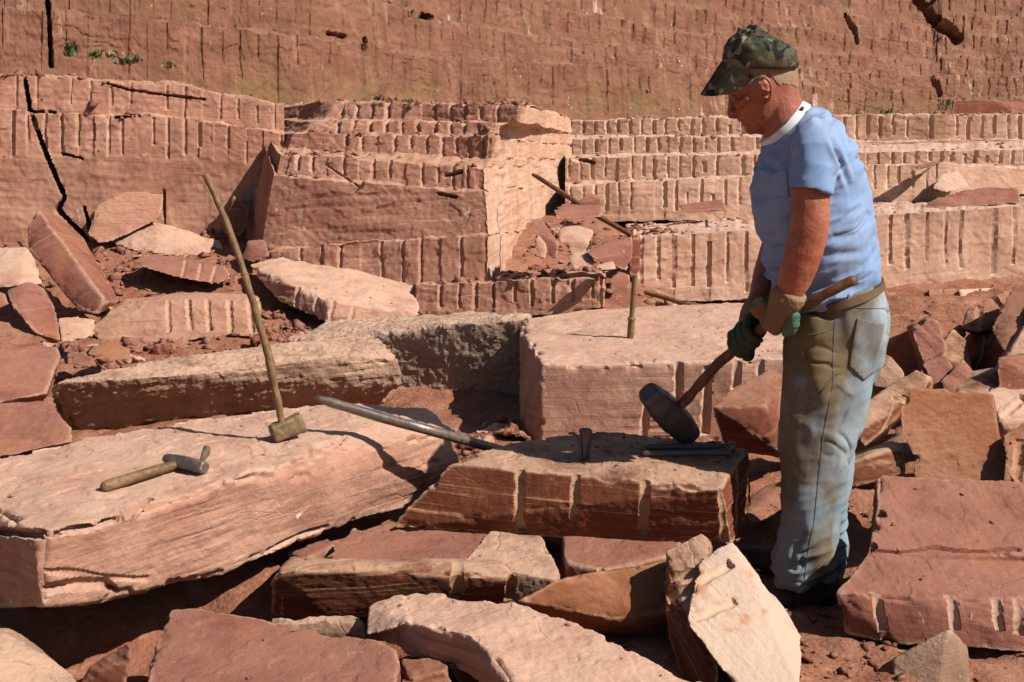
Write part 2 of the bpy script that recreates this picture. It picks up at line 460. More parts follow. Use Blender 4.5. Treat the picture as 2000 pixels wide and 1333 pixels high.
    for (x0, y0, r, dpt) in pits:
        bv = bvh_of(me); h = bv.ray_cast(CAM, ray(x0, y0).normalized())
        if h[0] is None: continue
        d = np.linalg.norm(co - np.array(h[0]), axis=1)
        f = sstep(r, r * .75, d)
        new = new - np.outer(f * dpt, np.array(h[1]))
    setco(me, new)
    setattr_f(me, 'bed', b); setattr_f(me, 'pale', pale)
    smooth(me, 24)
    o = link_mesh(name, me, mat)
    tag(o, label, cat, group, 'thing')
    STONES.append(o)
    return o
def hull(*pts): return lambda bm: add_hull(bm, pts)
def prism(poly, ext, shrink=1.0): return lambda bm: add_prism(bm, poly, ext, shrink)
def both(*fs):
    def f(bm):
        for q in fs: q(bm)
    return f
def hulls(*lists):
    def f(bm):
        for l in lists:
            b2 = bmesh.new(); add_hull(b2, l); m = bm_mesh(b2); bm.from_mesh(m); bpy.data.meshes.remove(m)
    return f
def block(top, dz, bot=None, back=()):
    """hull of a top outline and the same outline lowered (dz may be a vector)"""
    d = Vector((0, 0, -dz)) if not hasattr(dz, '__len__') else Vector(dz)
    return hull(*top, *[p + d for p in (bot or top)], *back)

# --- the long slab in the left foreground and the block the worker splits
zt = .40
stone('stone_slab', 'long dusty slab lying in the left foreground with two hammers on its top', 'stone slab',
      both(hull(g(-90, 935, zt), g(0, 893, zt), g(130, 862, zt), g(330, 828, zt), g(480, 810, zt), g(620, 788, zt), g(835, 796, .37),
           g(887, 842, .31), g(754, 822, .39), g(560, 897, zt), g(430, 943, zt), g(300, 972, zt), g(130, 1010, zt), g(85, 1050, .395),
           y(-90, 1040, 3.35), y(-90, 1190, 3.4), g(85, 1183, .2), g(240, 1166, .12), g(400, 1131, .1), g(600, 1055, .09), g(790, 985, .1), g(900, 900, .2),
           g(835, 796, zt) + Vector((.02, .05, -.3)), g(480, 810, zt) + Vector((0, .02, -.3)), g(0, 893, zt) + Vector((-.1, .05, -.25)))),
      PINK(), vox=.0054, bed=(.0, .02, 1), rough=.7, chips=1.5, warp=1.3, lam=1.0,
      cracks=[([(-40, 1030), (25, 1040), (85, 1048), (180, 1032), (235, 1005), (292, 968)], .013, .035), ([(90, 1150), (180, 1138), (205, 1136), (238, 1162)], .016, .03), ([(95, 1118), (220, 1125), (300, 1130)], .010, .010),
              ([(640, 1030), (560, 1058), (520, 1080)], .012, .03)])
zb = .335
stone('stone_block', 'dark red banded block with three drill grooves being split by the worker', 'stone block',
      hulls([g(882, 905, zb), g(990, 868, zb), g(1090, 848, zb), g(1185, 842, zb), g(1300, 850, zb), g(1462, 878, zb), g(1405, 955, zb),
             g(1250, 938, zb), g(1010, 918, zb),
             g(762, 1032, .125), g(1000, 1045, .125), g(1310, 1060, .125), g(1430, 1066, .125), g(1466, 988, .125),
             g(1462, 878, zb) + Vector((0, 0, -.2)), g(990, 868, zb) + Vector((-.05, 0, -.2))]),
      FRESH(), vox=.0056, bed=(.03, 0, 1), rough=.75, chips=.9, warp=.7, lam=.9, flake=1.0,
      grooves=[(1016, 914, 1018, 1036, .0165), (1124, 925, 1124, 1016, .0155), (1261, 938, 1258, 1042, .016), (1412, 975, 1416, 1062, .015), (1440, 925, 1440, 1035, .015)])
# flat slabs the block rests on
stone('stone_slab', 'flat dark red slab under the drilled block, at its left', 'stone slab',
      block([g(690, 1030, .125), g(985, 1040, .125), g(962, 1068, .125), g(925, 1085, .125), g(905, 1104, .125), g(640, 1100, .125), g(655, 1072, .125)], .06),
      ROSE(), rough=.5, lam=.6, chips=1.2)
stone('stone_slab', 'flat pale slab with a broken front edge below the middle of the drilled block', 'stone slab',
      block([g(955, 1040, .13), g(1055, 1040, .13), g(1062, 1075, .13), g(1096, 1118, .13), g(1085, 1134, .125), g(985, 1112, .125), g(900, 1102, .13), g(925, 1080, .13)], .125),
      TAN(), rough=.8)
stone('stone_slab', 'flat red slab under the right half of the drilled block', 'stone slab',
      block([g(1092, 1020, .132), g(1340, 1040, .132), g(1325, 1080, .13), g(1172, 1112, .125), g(1105, 1096, .13)], .125),
      ROSE(), rough=.6, grooves=[(1172, 1108, 1174, 1135, .012)])
stone('stone_piece', 'thin red flake lying beside the long slab', 'stone piece',
      block([g(560, 1075, .04), g(640, 1050, .05), g(655, 1065, .05), g(600, 1092, .04)], .03), ROSE(), rough=.6)
stone('stone_block', 'long banded block in front of the flat slabs, grooved near its right end', 'stone block',
      hull(g(540, 1116, .17), g(720, 1102, .175), g(890, 1096, .175), g(985, 1100, .17), g(1012, 1130, .14), g(1014, 1172, .03),
           g(650, 1206, .0), g(528, 1140, .12), g(532, 1200, -.01), g(960, 1200, -.02),
           g(560, 1108, .15) + Vector((0, .1, -.02)), g(980, 1094, .15) + Vector((0, .06, -.02)), g(560, 1108, .0) + Vector((0, .1, 0))),
      FRESH(), vox=.0050, bed=(-.06, -.1, 1), rough=.5, lam=.6, chips=.6, warp=.6, grooves=[(893, 1100, 893, 1170, .02), (1000, 1112, 996, 1170, .018)])
stone('stone_slab', 'big rough slab in the bottom foreground with white bruises and a dark broken end', 'stone slab',
      both(lambda bm: add_prism(bm, [y(722, 1178, 3.22), y(792, 1155, 3.28), y(870, 1156, 3.27), y(1000, 1176, 3.2), y(1090, 1203, 3.13), y(1200, 1250, 3.02), y(1300, 1300, 2.93), y(1395, 1334, 2.85),
                        y(1400, 1420, 2.66), y(1020, 1420, 2.62), y(990, 1325, 2.8), y(950, 1268, 2.9), y(912, 1238, 2.96), y(800, 1218, 3.04)], (-.03, .03, -.1)),
           lambda bm: add_hull(bm, [y(722, 1180, 3.2), y(795, 1158, 3.25), y(800, 1216, 3.03), y(720, 1242, 3.06), y(792, 1158, 3.3) + Vector((0, 0, -.1)), y(722, 1240, 3.2)])),
      PINK(), vox=.0052, bed=(.25, .35, 1), rough=.8, chips=1.0, warp=1.1, lam=1)
stone('stone_slab', 'flat rusty slab in the bottom left foreground with a curved darker half', 'stone slab',
      block([g(335, 1188, .14), g(385, 1184, .14), g(470, 1205, .14), g(590, 1238, .14), g(690, 1240, .14), g(745, 1252, .14), g(778, 1272, .14), g(784, 1300, .13), g(745, 1420, .13), g(270, 1420, .13), g(290, 1290, .14)], (.0, .015, -.1)),
      ROSE(), vox=.0052, rough=.45, lam=.8, chips=.7, warp=1.3)
stone('stone_piece', 'small block wedged behind the rusty slab in the foreground', 'stone piece',
      block([g(525, 1206, .09), g(702, 1200, .09), g(714, 1215, .09), g(712, 1240, .06), g(530, 1236, .06)], (0, .02, -.1)), TAN(), rough=1.0)
stone('stone_piece', 'small red stone in the shadow beside the rusty slab', 'stone piece',
      block([g(782, 1290, .07), g(860, 1282, .07), g(880, 1310, .07), g(800, 1330, .06)], .08), RED(), rough=.8)
stone('stone_piece', 'pale red stone at the bottom edge beside the rusty slab', 'stone piece',
      block([g(780, 1318, .06), g(872, 1312, .06), g(890, 1345, .05), g(790, 1360, .05)], .08), RED(), rough=.8)
stone('stone_piece', 'dark red stone in the shade under the big rough slab', 'stone piece',
      hull(g(850, 1262, .1), g(945, 1240, .12), g(990, 1300, .04), g(1000, 1350, .0), g(900, 1345, .0), g(845, 1290, .0), g(930, 1240, .0)), RED(), rough=.8)
stone('stone_slab', 'curved banded slab propped behind the big rough slab', 'stone slab',
      hulls([g(1085, 1132, .17), g(1200, 1111, .18), g(1305, 1092, .19), g(1312, 1196, .08), g(1192, 1210, .07), g(1140, 1186, .1),
             g(1010, 1172, .13), g(1150, 1240, -.02), g(1310, 1245, -.02), g(1020, 1180, .0), g(1300, 1100, .0)]),
      RUST(), rough=.5, lam=.9, bed=(0, -.6, 1), warp=1.3)
# the pair of split slabs standing on edge in front of the boots
ve = y(1354, 1212, 3.02) - y(1400, 1188, 3.06)
wf = [y(1430, 1056, 3.30), y(1480, 1124, 3.24), y(1540, 1205, 3.15), y(1568, 1245, 3.09), y(1557, 1290, 3.0), y(1562, 1345, 2.9), y(1522, 1352, 2.88), y(1470, 1278, 2.98), y(1398, 1190, 3.08), y(1404, 1150, 3.16), y(1416, 1075, 3.27)]
pn_ = (wf[0] - wf[8]).cross(wf[4] - wf[8]).normalized()
if pn_.x < 0: pn_ = -pn_
pv = ve * .75 - pn_ * .055
stone('split_slab', 'split slab standing on edge, its pale stained face turned to the sun', 'stone slab',
      hull(*wf, *[wf[i] + ve * 1.2 for i in (0, 10, 9, 8, 7, 6)], *[wf[i] - pn_ * .085 + ve * .3 for i in (1, 2, 3, 4, 5)]), stone_mat('split', (.27, .10, .05), (.36, .16, .085), band=(.58, .36, .22), band_amt=.7, dust=(.64, .46, .34), dust_amt=.2, white=.6, pale=(.6, .4, .27), stain=(.42, .18, .09), stain_amt=.3, skin=(.50, .36, .27)),
      vox=.0040, bed=tuple(Vector((-ve.x, -ve.y, -ve.z))), rough=.5, lam=.8, chips=.7, flake=.5, grooves=[(1398, 1118, 1358, 1140, .016), (1402, 1186, 1356, 1206, .018)])
pn = (wf[0] - wf[8]).cross(wf[4] - wf[8])
if pn.x < 0: pn = -pn
# the weathered joint face has its own mineral skin
_m = STONES[-1].data; setattr_f(_m, 'skin', neigh_mean(_m, (getno(_m) @ np.array(pn.normalized()) > .6).astype(np.float32), 2))
w2 = [p + ve * 1.22 + Vector((-.002, 0, .01)) for p in wf[:9:1]]
stone('split_slab', 'dark split slab standing on edge against the pale faced one, at its left', 'stone slab',
      hull(y(1366, 1045, 3.34), y(1390, 1064, 3.30), y(1378, 1100, 3.25), y(1360, 1160, 3.17), y(1346, 1214, 3.08), y(1404, 1300, 2.99), y(1404, 1352, 2.95),
           y(1300, 1080, 3.30), y(1296, 1150, 3.22), y(1302, 1246, 3.10), y(1352, 1320, 3.0), y(1340, 1352, 3.0), y(1310, 1090, 3.42), y(1380, 1060, 3.45), y(1330, 1260, 3.3), y(1390, 1320, 3.2)),
      FRESH(), vox=.0042, bed=(1, .2, .4), rough=.7, chips=.6, lam=.7, grooves=[(1372, 1118, 1310, 1130, .016), (1352, 1150, 1304, 1172, .016)])
# right foreground
stone('stone_slab', 'large red slab beside the boots, flaking on top, white drill marks along its front', 'stone slab',
      hulls([y(1634, 1155, 3.32), y(1702, 1072, 3.52), y(2080, 1080, 3.6), y(2080, 1185, 3.3), y(1985, 1176, 3.28), y(1760, 1166, 3.29),
             g(1652, 1240, .0), g(1745, 1257, .0), g(1985, 1278, -.01), g(2080, 1285, -.01), y(1702, 1072, 3.55) + Vector((0, .03, -.17)), y(2080, 1080, 3.6) + Vector((0, .03, -.17))],
            [y(1716, 928, 3.86), y(1712, 1010, 3.66), y(1698, 1076, 3.50), y(1860, 1090, 3.49), y(2080, 1080, 3.52), y(2080, 946, 3.86),
             y(1716, 928, 3.9) + Vector((0, .02, -.2)), y(1702, 1076, 3.52) + Vector((0, .02, -.12)), y(2080, 946, 3.9) + Vector((0, .02, -.2)), y(2080, 1080, 3.52) + Vector((0, .02, -.12))]),
      ROSE(), vox=.0056, bed=(0, -.35, 1), rough=.6, lam=.7, flake=.7, chips=1.1, cracks=[([(1700, 1076), (1760, 1079), (1830, 1070), (1900, 1079), (2000, 1073)], .010, .012)],
      grooves=[(1712, 1166, 1724, 1232, .0145), (1858, 1170, 1866, 1232, .0155), (1946, 1172, 1952, 1232, .0155), (1990, 1172, 1990, 1240, .0155)], pits=[(1716, 1002, .02, .03), (1704, 1066, .018, .03), (1664, 1118, .014, .02)])
stone('stone_slab', 'tilted rust coloured slab with nibbled drill holes along its edges, leaning on the pile', 'stone slab',
      prism([y(px_, py_, 3.95 + (948 - py_) * .0015) for px_, py_ in [(1758, 766), (1775, 758), (1790, 756), (1820, 760), (1846, 759), (1853, 766), (1866, 769), (1876, 762), (1885, 763), (1892, 770), (1904, 766), (1940, 771), (1946, 810), (1952, 850), (1966, 882), (1960, 952), (1900, 954), (1786, 950), (1783, 909)]
             + [(1787 + 9 * math.cos(R(q)), 898 + 9 * math.sin(R(q))) for q in range(110, -111, -20)] + [(1780, 884), (1760, 846), (1757, 796)]
             + [(1766 + 9 * math.cos(R(q)), 782 + 9 * math.sin(R(q))) for q in range(125, -136, -20)]], (.03, .07, -.02)),
      RUST(), vox=.0052, bed=(0, -.6, .5), rough=.5, lam=.5, flake=.9, chips=.3, warp=.3)
stone('stone_piece', 'grey pyramid shaped stone in the bottom right corner', 'stone piece',
      hull(g(1852, 1229, .12), g(1738, 1290, .0), g(1742, 1340, -.02), g(1833, 1352, -.01), g(1900, 1336, -.01), g(1890, 1268, .02), g(1862, 1240, .0), g(1742, 1288, .03)), TAN(), rough=.35, chips=.4, warp=.6)
stone('stone_block', 'reddish block with a flat top just behind the hammer head', 'stone block',
      hull(y(1392, 796, 4.55), y(1426, 758, 4.75), y(1502, 722, 5.0), y(1560, 742, 5.0), y(1560, 860, 4.6), y(1494, 793, 4.56), y(1530, 890, 4.50), y(1440, 872, 4.62), y(1398, 834, 4.62), y(1420, 880, 4.7), y(1560, 900, 4.9)),
      RED(), rough=.6, bed=(-.4, -.3, 1), chips=.9)
stone('stone_piece', 'small brown stone standing between the drilled block and the boots', 'stone piece',
      hull(y(1458, 975, 4.35), y(1500, 945, 4.45), y(1535, 935, 4.45), y(1535, 995, 4.3), y(1470, 1026, 4.2), y(1455, 1012, 4.22), y(1530, 1000, 4.4), y(1480, 960, 4.6)), RED(), rough=.55, chips=.5, warp=.6)
stone('stone_block', 'dark brown block lying behind the legs of the worker', 'stone block',
      hull(y(1655, 905, 4.05), y(1752, 866, 4.15), y(1768, 872, 4.12), y(1772, 925, 4.05), y(1660, 955, 4.0), y(1655, 950, 4.0), y(1740, 860, 4.3), y(1660, 890, 4.3), y(1700, 960, 4.3)), FRESH(), rough=.55, chips=.5, warp=.6)
stone('stone_block', 'long banded block leaning to the right behind the rust coloured slab', 'stone block',
      hull(y(1672, 800, 4.75), y(1788, 722, 4.95), y(1822, 735, 4.9), y(1822, 760, 4.88), y(1690, 872, 4.6), y(1670, 850, 4.62), y(1700, 870, 4.8), y(1820, 770, 5.1), y(1690, 788, 4.95)),
      FRESH(), rough=.55, chips=.5, warp=.6, bed=(-.6, -.2, .8), grooves=[(1752, 775, 1778, 800, .02)])
stone('stone_piece', 'grooved upright split stone sticking out of the right hand pile', 'stone piece',
      both(*[(lambda bm, q=q, Y0=Y0, Y1=Y1: add_prism(bm, [y(x_, y_, Y0 + (Y1 - Y0) * (y_ - 620) / 150) for x_, y_ in q], (.03, .16, -.02))) for q, Y0, Y1 in (
          ([(1778, 643), (1795, 633), (1823, 697), (1803, 709)], 5.32, 5.0), ([(1799, 638), (1812, 622), (1835, 627), (1850, 682), (1828, 695)], 5.32, 5.0),
          ([(1802, 712), (1822, 700), (1867, 768), (1858, 790), (1828, 768)], 5.29, 4.97), ([(1827, 699), (1846, 688), (1889, 764), (1885, 790), (1868, 766)], 5.29, 4.97))],
          hull(y(1785, 650, 5.42), y(1830, 640, 5.42), y(1860, 780, 5.12), y(1880, 770, 5.12), y(1800, 700, 5.5), y(1850, 700, 5.5))),
      ROSE(), vox=.0062, rough=.5, bed=(.8, 0, .6), chips=.4, warp=.3)
stone('stone_block', 'dark stone in the shade just behind the back pocket of the worker', 'stone block',
      hull(y(1690, 704, 5.75), y(1730, 664, 5.8), y(1786, 638, 5.45), y(1802, 720, 5.2), y(1792, 775, 5.1), y(1704, 775, 5.5), y(1800, 655, 5.9), y(1700, 760, 5.9)), RED(), rough=.55, chips=.5, warp=.6)
stone('stone_piece', 'banded stone leaning against the dark one behind the worker', 'stone piece',
      hull(y(1700, 722, 5.1), y(1722, 690, 5.2), y(1738, 695, 5.15), y(1772, 735, 5.0), y(1755, 760, 4.95), y(1705, 760, 5.0), y(1740, 700, 5.4)), FRESH(), rough=.55, chips=.5, warp=.6, bed=(.6, 0, .7))
stone('stone_block', 'block with a sunlit sloping top at the upper right of the pile', 'stone block',
      hull(y(1888, 602, 5.9), y(1905, 596, 5.95), y(2000, 552, 6.2), y(2060, 560, 6.2), y(2060, 620, 6.0), y(1958, 618, 5.85), y(1905, 652, 5.75), y(1876, 640, 5.8), y(1890, 650, 6.2), y(2060, 640, 6.3)),
      RED(), rough=.55, chips=.5, warp=.6, grooves=[(1912, 612, 1908, 645, .02), (1946, 590, 1966, 612, .02)])
for lab, a, b, c, mt in (('dark slab leaning at the right edge, foremost of the leaning three', (2000, 592), (1928, 752), 5.55, RED),
                         ('dark slab leaning at the right edge, middle of the leaning three', (1958, 622), (1905, 740), 5.75, RED),
                         ('dark stone leaning at the right edge, farthest of the leaning three', (1905, 650), (1868, 735), 5.95, RED)):
    (x0, y0), (x1, y1) = a, b
    stone('leaning_slab', lab, 'stone slab', prism([y(x0 - 16, y0 + 4, c + .16), y(x0 + 20, y0, c - .12), y(x1 + 46, y1 - 30, c - .36), y(x1 + 22, y1 + 14, c - .38), y(x1 - 20, y1 + 10, c - .02), y(x1 - 14, y1 - 40, c + .08)], (.16, .20, .0)),
          mt(), rough=.55, chips=.5, warp=.6, bed=(.9, 0, .4), group='slabs leaning at the right edge')
stone('stone_slab', 'greyish slab tilted against the leaning slabs at the right edge', 'stone slab',
      prism([y(2000, 640, 5.3), y(2070, 600, 5.4), y(2070, 750, 5.1), y(1990, 745, 5.08), y(1938, 752, 5.05), y(1950, 718, 5.12)], (.03, .12, -.02)), TAN(), rough=.55, chips=.5, warp=.6, bed=(-.3, -.8, .6))
stone('stone_slab', 'flat grey red stone lying behind the tilted rust coloured slab', 'stone slab',
      hull(y(1900, 772, 4.5), y(1945, 755, 4.6), y(2060, 765, 4.6), y(2060, 830, 4.4), y(1960, 835, 4.35), y(1950, 800, 4.4), y(1960, 870, 4.4), y(2060, 870, 4.5)), PINK(), rough=.55, chips=.5, warp=.6, grooves=[(1972, 800, 2000, 775, .018)])
stone('stone_piece', 'notched red stone at the right edge above the large slab', 'stone piece',
      hull(y(1958, 850, 4.05), y(2010, 818, 4.15), y(2060, 830, 4.1), y(2060, 945, 3.9), y(1985, 950, 3.85), y(1962, 925, 3.88), y(2040, 840, 4.3)), RUST(), rough=.55, chips=.5, warp=.6, grooves=[(1990, 880, 1985, 940, .02)])
stone('stone_piece', 'dark slab edge showing above the grey red stone at the right edge', 'stone piece',
      hull(y(1925, 748, 4.9), y(2060, 738, 5.0), y(2060, 775, 4.85), y(1930, 762, 4.8), y(2040, 740, 5.2), y(1950, 745, 5.2)), RED(), rough=.55, chips=.5, warp=.6)
# bottom left corner
stone('stone_piece', 'pale grey rock filling the bottom left corner', 'stone piece',
      hull(g(-60, 1225, .18), g(10, 1232, .18), g(60, 1262, .15), g(140, 1318, .1), g(175, 1400, .05), g(-60, 1420, .1), g(-60, 1230, 0), g(150, 1330, 0), g(30, 1240, 0)), TAN(), rough=.7, warp=1.5)
stone('stone_piece', 'upright wedge of stone beside the rock in the bottom left corner', 'stone piece',
      hull(g(252, 1256, .12), g(256, 1275, .11), g(236, 1335, .0), g(150, 1335, .02), g(165, 1310, .04), g(205, 1280, .08), g(240, 1265, .0), g(140, 1360, 0), g(240, 1370, -.01)), RED(), rough=.5, bed=(.5, .5, .5))
# --- the middle distance
stone('stone_block', 'long rough hewn block in the middle left with a shaded front and pale right end', 'stone block',
      hull(g(103, 752, .29), g(260, 714, .3), g(440, 690, .3), g(640, 664, .3), g(742, 660, .29), g(655, 698, .29), g(430, 720, .29), g(300, 735, .29), g(150, 745, .29),
           y(782, 702, 5.85), y(788, 748, 5.85), y(752, 788, 5.95), y(672, 792, 6.0), y(420, 832, 5.68), y(150, 856, 5.42), y(104, 780, 5.3), g(640, 664, .0), g(110, 800, .1)),
      TAN(), vox=.0078, rough=1.9, warp=1.4, chips=1.2, lam=1.2, bed=(0, 0, 1))
stone('stone_block', 'grey brown block with a coarse shaded face left of the big pale block', 'stone block',
      hull(y(680, 664, 6.35), y(860, 634, 6.2), y(1032, 619, 6.05), y(1036, 806, 6.1), y(760, 812, 6.3), y(600, 800, 6.5), y(560, 664, 6.8), y(640, 628, 7.2), y(900, 612, 7.0), y(1035, 612, 6.5), y(600, 780, 6.8), y(900, 800, 7.0)),
      GREY(), vox=.0085, rough=1.9, warp=1.2, chips=.5, lam=.8)
stone('stone_block', 'big pale block in the middle with dusty top and broad drill grooves in its front', 'stone block',
      hull(g(1016, 640, .38), g(1030, 626, .385), g(1100, 612, .385), g(1300, 600, .385), g(1480, 592, .385), g(1640, 590, .385), g(1640, 700, .37), g(1060, 714, .36),
           g(1018, 858, .0), g(1058, 876, -.02), g(1400, 866, -.02), g(1640, 850, -.02), g(1300, 600, 0), g(1020, 640, .0)),
      PINK(), vox=.0078, rough=.6, warp=.8, chips=1.0, lam=1.0,
      grooves=[(1262, 806, 1256, 862, .020), (1326, 716, 1322, 860, .021), (1382, 742, 1376, 850, .021), (1440, 718, 1436, 760, .02), (1486, 716, 1486, 800, .02)])
# left hand rubble
stone('leaning_slab', 'long slab leaning steeply against the left rubble with a sunlit edge', 'stone slab',
      hull(y(52, 444, 7.85), y(74, 408, 7.95), y(54, 486, 7.75), y(150, 606, 7.45), y(190, 617, 7.38), y(208, 590, 7.42), y(118, 424, 8.3), y(166, 466, 8.15), y(233, 588, 7.75), y(60, 470, 8.2), y(170, 605, 7.8)), ROSE(), rough=.6, bed=(-.5, .3, .6), chips=.6)
stone('stone_piece', 'upright pale bruised rock below the leaning slab at the left', 'stone piece',
      hull(y(8, 566, 6.7), y(52, 550, 6.75), y(84, 560, 6.75), y(112, 606, 6.65), y(119, 672, 6.5), y(64, 648, 6.45), y(30, 610, 6.5), y(80, 580, 7.1), y(100, 670, 6.9)), ROSE(), rough=.8)
stone('stone_piece', 'broad pale rock at the left edge above the bruised one', 'stone piece',
      hull(y(-60, 485, 7.6), y(52, 484, 7.6), y(70, 510, 7.5), y(86, 556, 7.3), y(40, 560, 7.2), y(-60, 570, 7.2), y(30, 490, 8.1)), PINK(), rough=.7)
stone('stone_piece', 'rock at the left edge wedged below the broad pale one', 'stone piece',
      hull(y(-60, 560, 6.9), y(12, 572, 6.9), y(26, 620, 6.8), y(-60, 640, 6.7), y(0, 580, 7.2)), ROSE(), rough=.8)
stone('stone_piece', 'small dark stone under the bruised rock at the left edge', 'stone piece',
      hull(y(-40, 625, 6.5), y(20, 632, 6.5), y(40, 655, 6.4), y(-30, 668, 6.3), y(0, 630, 6.8)), RED(), rough=.8)
stone('stone_piece', 'faceted pale stone right of the bruised rock at the left', 'stone piece',
      hull(y(112, 620, 6.9), y(190, 625, 7.0), y(170, 655, 6.8), y(118, 672, 6.7), y(186, 660, 6.75), y(150, 620, 7.2)), PINK(), rough=.6)
stone('stone_block', 'low flat rock behind the shaded block at the left edge', 'stone block',
      hull(y(-60, 690, 5.9), y(60, 676, 6.1), y(112, 680, 6.1), y(119, 700, 6.0), y(88, 770, 5.7), y(-60, 800, 5.5), y(100, 680, 6.4), y(90, 780, 5.9)), ROSE(), rough=.9)
stone('stone_block', 'pale flat topped rock behind the long slab at the left edge', 'stone block',
      hull(y(-60, 795, 5.1), y(85, 784, 5.2), y(142, 832, 5.0), y(140, 866, 4.9), y(-60, 905, 4.75), y(90, 785, 5.4), y(140, 870, 5.1)), ROSE(), rough=.7)
stone('stone_piece', 'small faceted stone just above the left end of the rough hewn block', 'stone piece',
      hull(y(165, 690, 6.3), y(216, 664, 6.45), y(265, 690, 6.35), y(250, 705, 6.25), y(192, 706, 6.2), y(220, 668, 6.7)), RUST(), rough=.5)
stone('stone_piece', 'small brown stone left of the faceted one above the rough hewn block', 'stone piece',
      hull(y(120, 700, 6.25), y(165, 682, 6.4), y(188, 706, 6.2), y(150, 716, 6.1), y(160, 690, 6.5)), RED(), rough=.6)
stone('stone_block', 'low block half buried in the left rubble with five broad drill grooves', 'stone block',
      hull(y(176, 640, 7.6), y(240, 590, 7.9), y(330, 585, 7.8), y(510, 586, 7.75), y(516, 655, 7.55), y(300, 672, 7.5), y(185, 672, 7.5), y(400, 570, 8.3), y(250, 580, 8.4), y(500, 575, 8.2)),
      WALL(), rough=.9, grooves=[(328, 596, 330, 650, .016), (367, 588, 372, 645, .018), (405, 588, 409, 648, .018), (447, 588, 451, 650, .019), (486, 590, 492, 650, .018)])
stone('stone_slab', 'overhanging slab in the left rubble with a black gap beneath', 'stone slab',
      hull(y(258, 508, 8.4), y(300, 494, 8.6), y(440, 520, 8.5), y(456, 545, 8.3), y(430, 556, 8.2), y(340, 542, 8.2), y(275, 522, 8.3), y(420, 520, 8.9), y(300, 520, 8.8)),
      ROSE(), rough=.7, grooves=[(362, 512, 355, 545, .014), (392, 520, 386, 550, .014), (420, 526, 412, 552, .014)])
stone('stone_slab', 'big pale slab lying tilted in front of the middle bench with a dark grooved edge', 'stone slab',
      hull(y(483, 514, 8.4), y(552, 502, 8.6), y(700, 542, 8.6), y(812, 552, 8.5), y(822, 616, 7.9), y(640, 588, 7.75), y(548, 548, 8.0), y(520, 556, 8.1), y(545, 590, 7.95), y(640, 632, 7.7), y(800, 636, 7.85), y(800, 580, 8.6), y(560, 540, 8.5)),
      PINK(), rough=.8, warp=1.5, grooves=[(582, 572, 578, 606, .018), (618, 585, 612, 622, .018), (650, 595, 642, 628, .016), (690, 604, 682, 630, .016)])
stone('stone_piece', 'grey wedge in the dark cleft beside the middle bench', 'stone piece',
      hull(y(470, 505, 8.6), y(482, 470, 8.7), y(520, 466, 8.7), y(528, 500, 8.5), y(490, 515, 8.5), y(500, 480, 9.0)), ROSE(), rough=.5)
stone('stone_piece', 'diamond shaped stone leaning beside the dark cleft', 'stone piece',
      hull(y(432, 448, 9.2), y(455, 380, 9.3), y(488, 408, 9.2), y(485, 440, 9.1), y(470, 462, 9.05), y(440, 460, 9.05), y(460, 400, 9.5)), RED(), rough=.5)
stone('stone_slab', 'big broken flake leaning on the foot of the left wall', 'stone slab',
      hull(y(205, 470, 9.1), y(262, 425, 9.25), y(330, 440, 9.2), y(430, 470, 9.1), y(452, 510, 8.95), y(360, 505, 8.85), y(260, 490, 8.9), y(330, 450, 9.5)), PINK(), rough=.8)
stone('stone_slab', 'angular flake of the left wall standing above the broken one', 'stone slab',
      hull(y(165, 460, 9.0), y(190, 400, 9.2), y(250, 372, 9.3), y(322, 380, 9.3), y(315, 430, 9.15), y(250, 450, 9.05), y(200, 480, 8.95), y(240, 400, 9.5)), WALL(), rough=.7)
# rubble in the middle
stone('stone_slab', 'flat oval slab topping the heap of stones beside the sunlit flank', 'stone slab',
      hull(y(1078, 410, 8.47), y(1100, 397, 8.72), y(1172, 396, 8.72), y(1182, 405, 8.57), y(1176, 428, 8.47), y(1086, 430, 8.37), y(1160, 397, 8.82)), ROSE(), rough=.7)
stone('stone_block', 'pale block under the flat oval slab of the heap', 'stone block',
      hull(y(1086, 456, 8.42), y(1108, 430, 8.52), y(1162, 452, 8.42), y(1150, 474, 8.32), y(1148, 496, 8.32), y(1120, 502, 8.27), y(1090, 472, 8.32), y(1140, 440, 8.72)), PINK(), rough=.7)
stone('stone_piece', 'tall narrow stone standing at the left of the heap', 'stone piece',
      hull(y(1036, 426, 8.32), y(1056, 424, 8.37), y(1092, 480, 8.17), y(1092, 510, 8.12), y(1072, 508, 8.12), y(1040, 450, 8.22), y(1070, 450, 8.52)), ROSE(), rough=.5)
stone('stone_piece', 'small pointed stone leaning on the tall narrow one', 'stone piece',
      hull(y(1038, 478, 8.07), y(1050, 458, 8.12), y(1068, 480, 8.07), y(1070, 508, 8.02), y(1056, 506, 8.00), y(1060, 470, 8.22)), PINK(), rough=.5)
stone('stone_slab', 'dark slab tilted in the shade at the right of the heap', 'stone slab',
      hull(y(1142, 492, 8.22), y(1180, 474, 8.32), y(1236, 460, 8.42), y(1238, 500, 8.27), y(1225, 530, 8.17), y(1160, 508, 8.12), y(1210, 470, 8.72)), ROSE(), rough=.7)
stone('stone_piece', 'small wedge between the pale block and the dark slab of the heap', 'stone piece',
      hull(y(1164, 456, 8.32), y(1200, 446, 8.42), y(1210, 462, 8.32), y(1170, 472, 8.22), y(1190, 448, 8.62)), RED(), rough=.5)
stone('stone_piece', 'flat chip at the foot of the heap', 'stone piece',
      hull(y(1155, 520, 7.92), y(1200, 510, 8.02), y(1208, 525, 7.92), y(1180, 534, 7.82), y(1190, 512, 8.12)), PINK(), rough=.5)
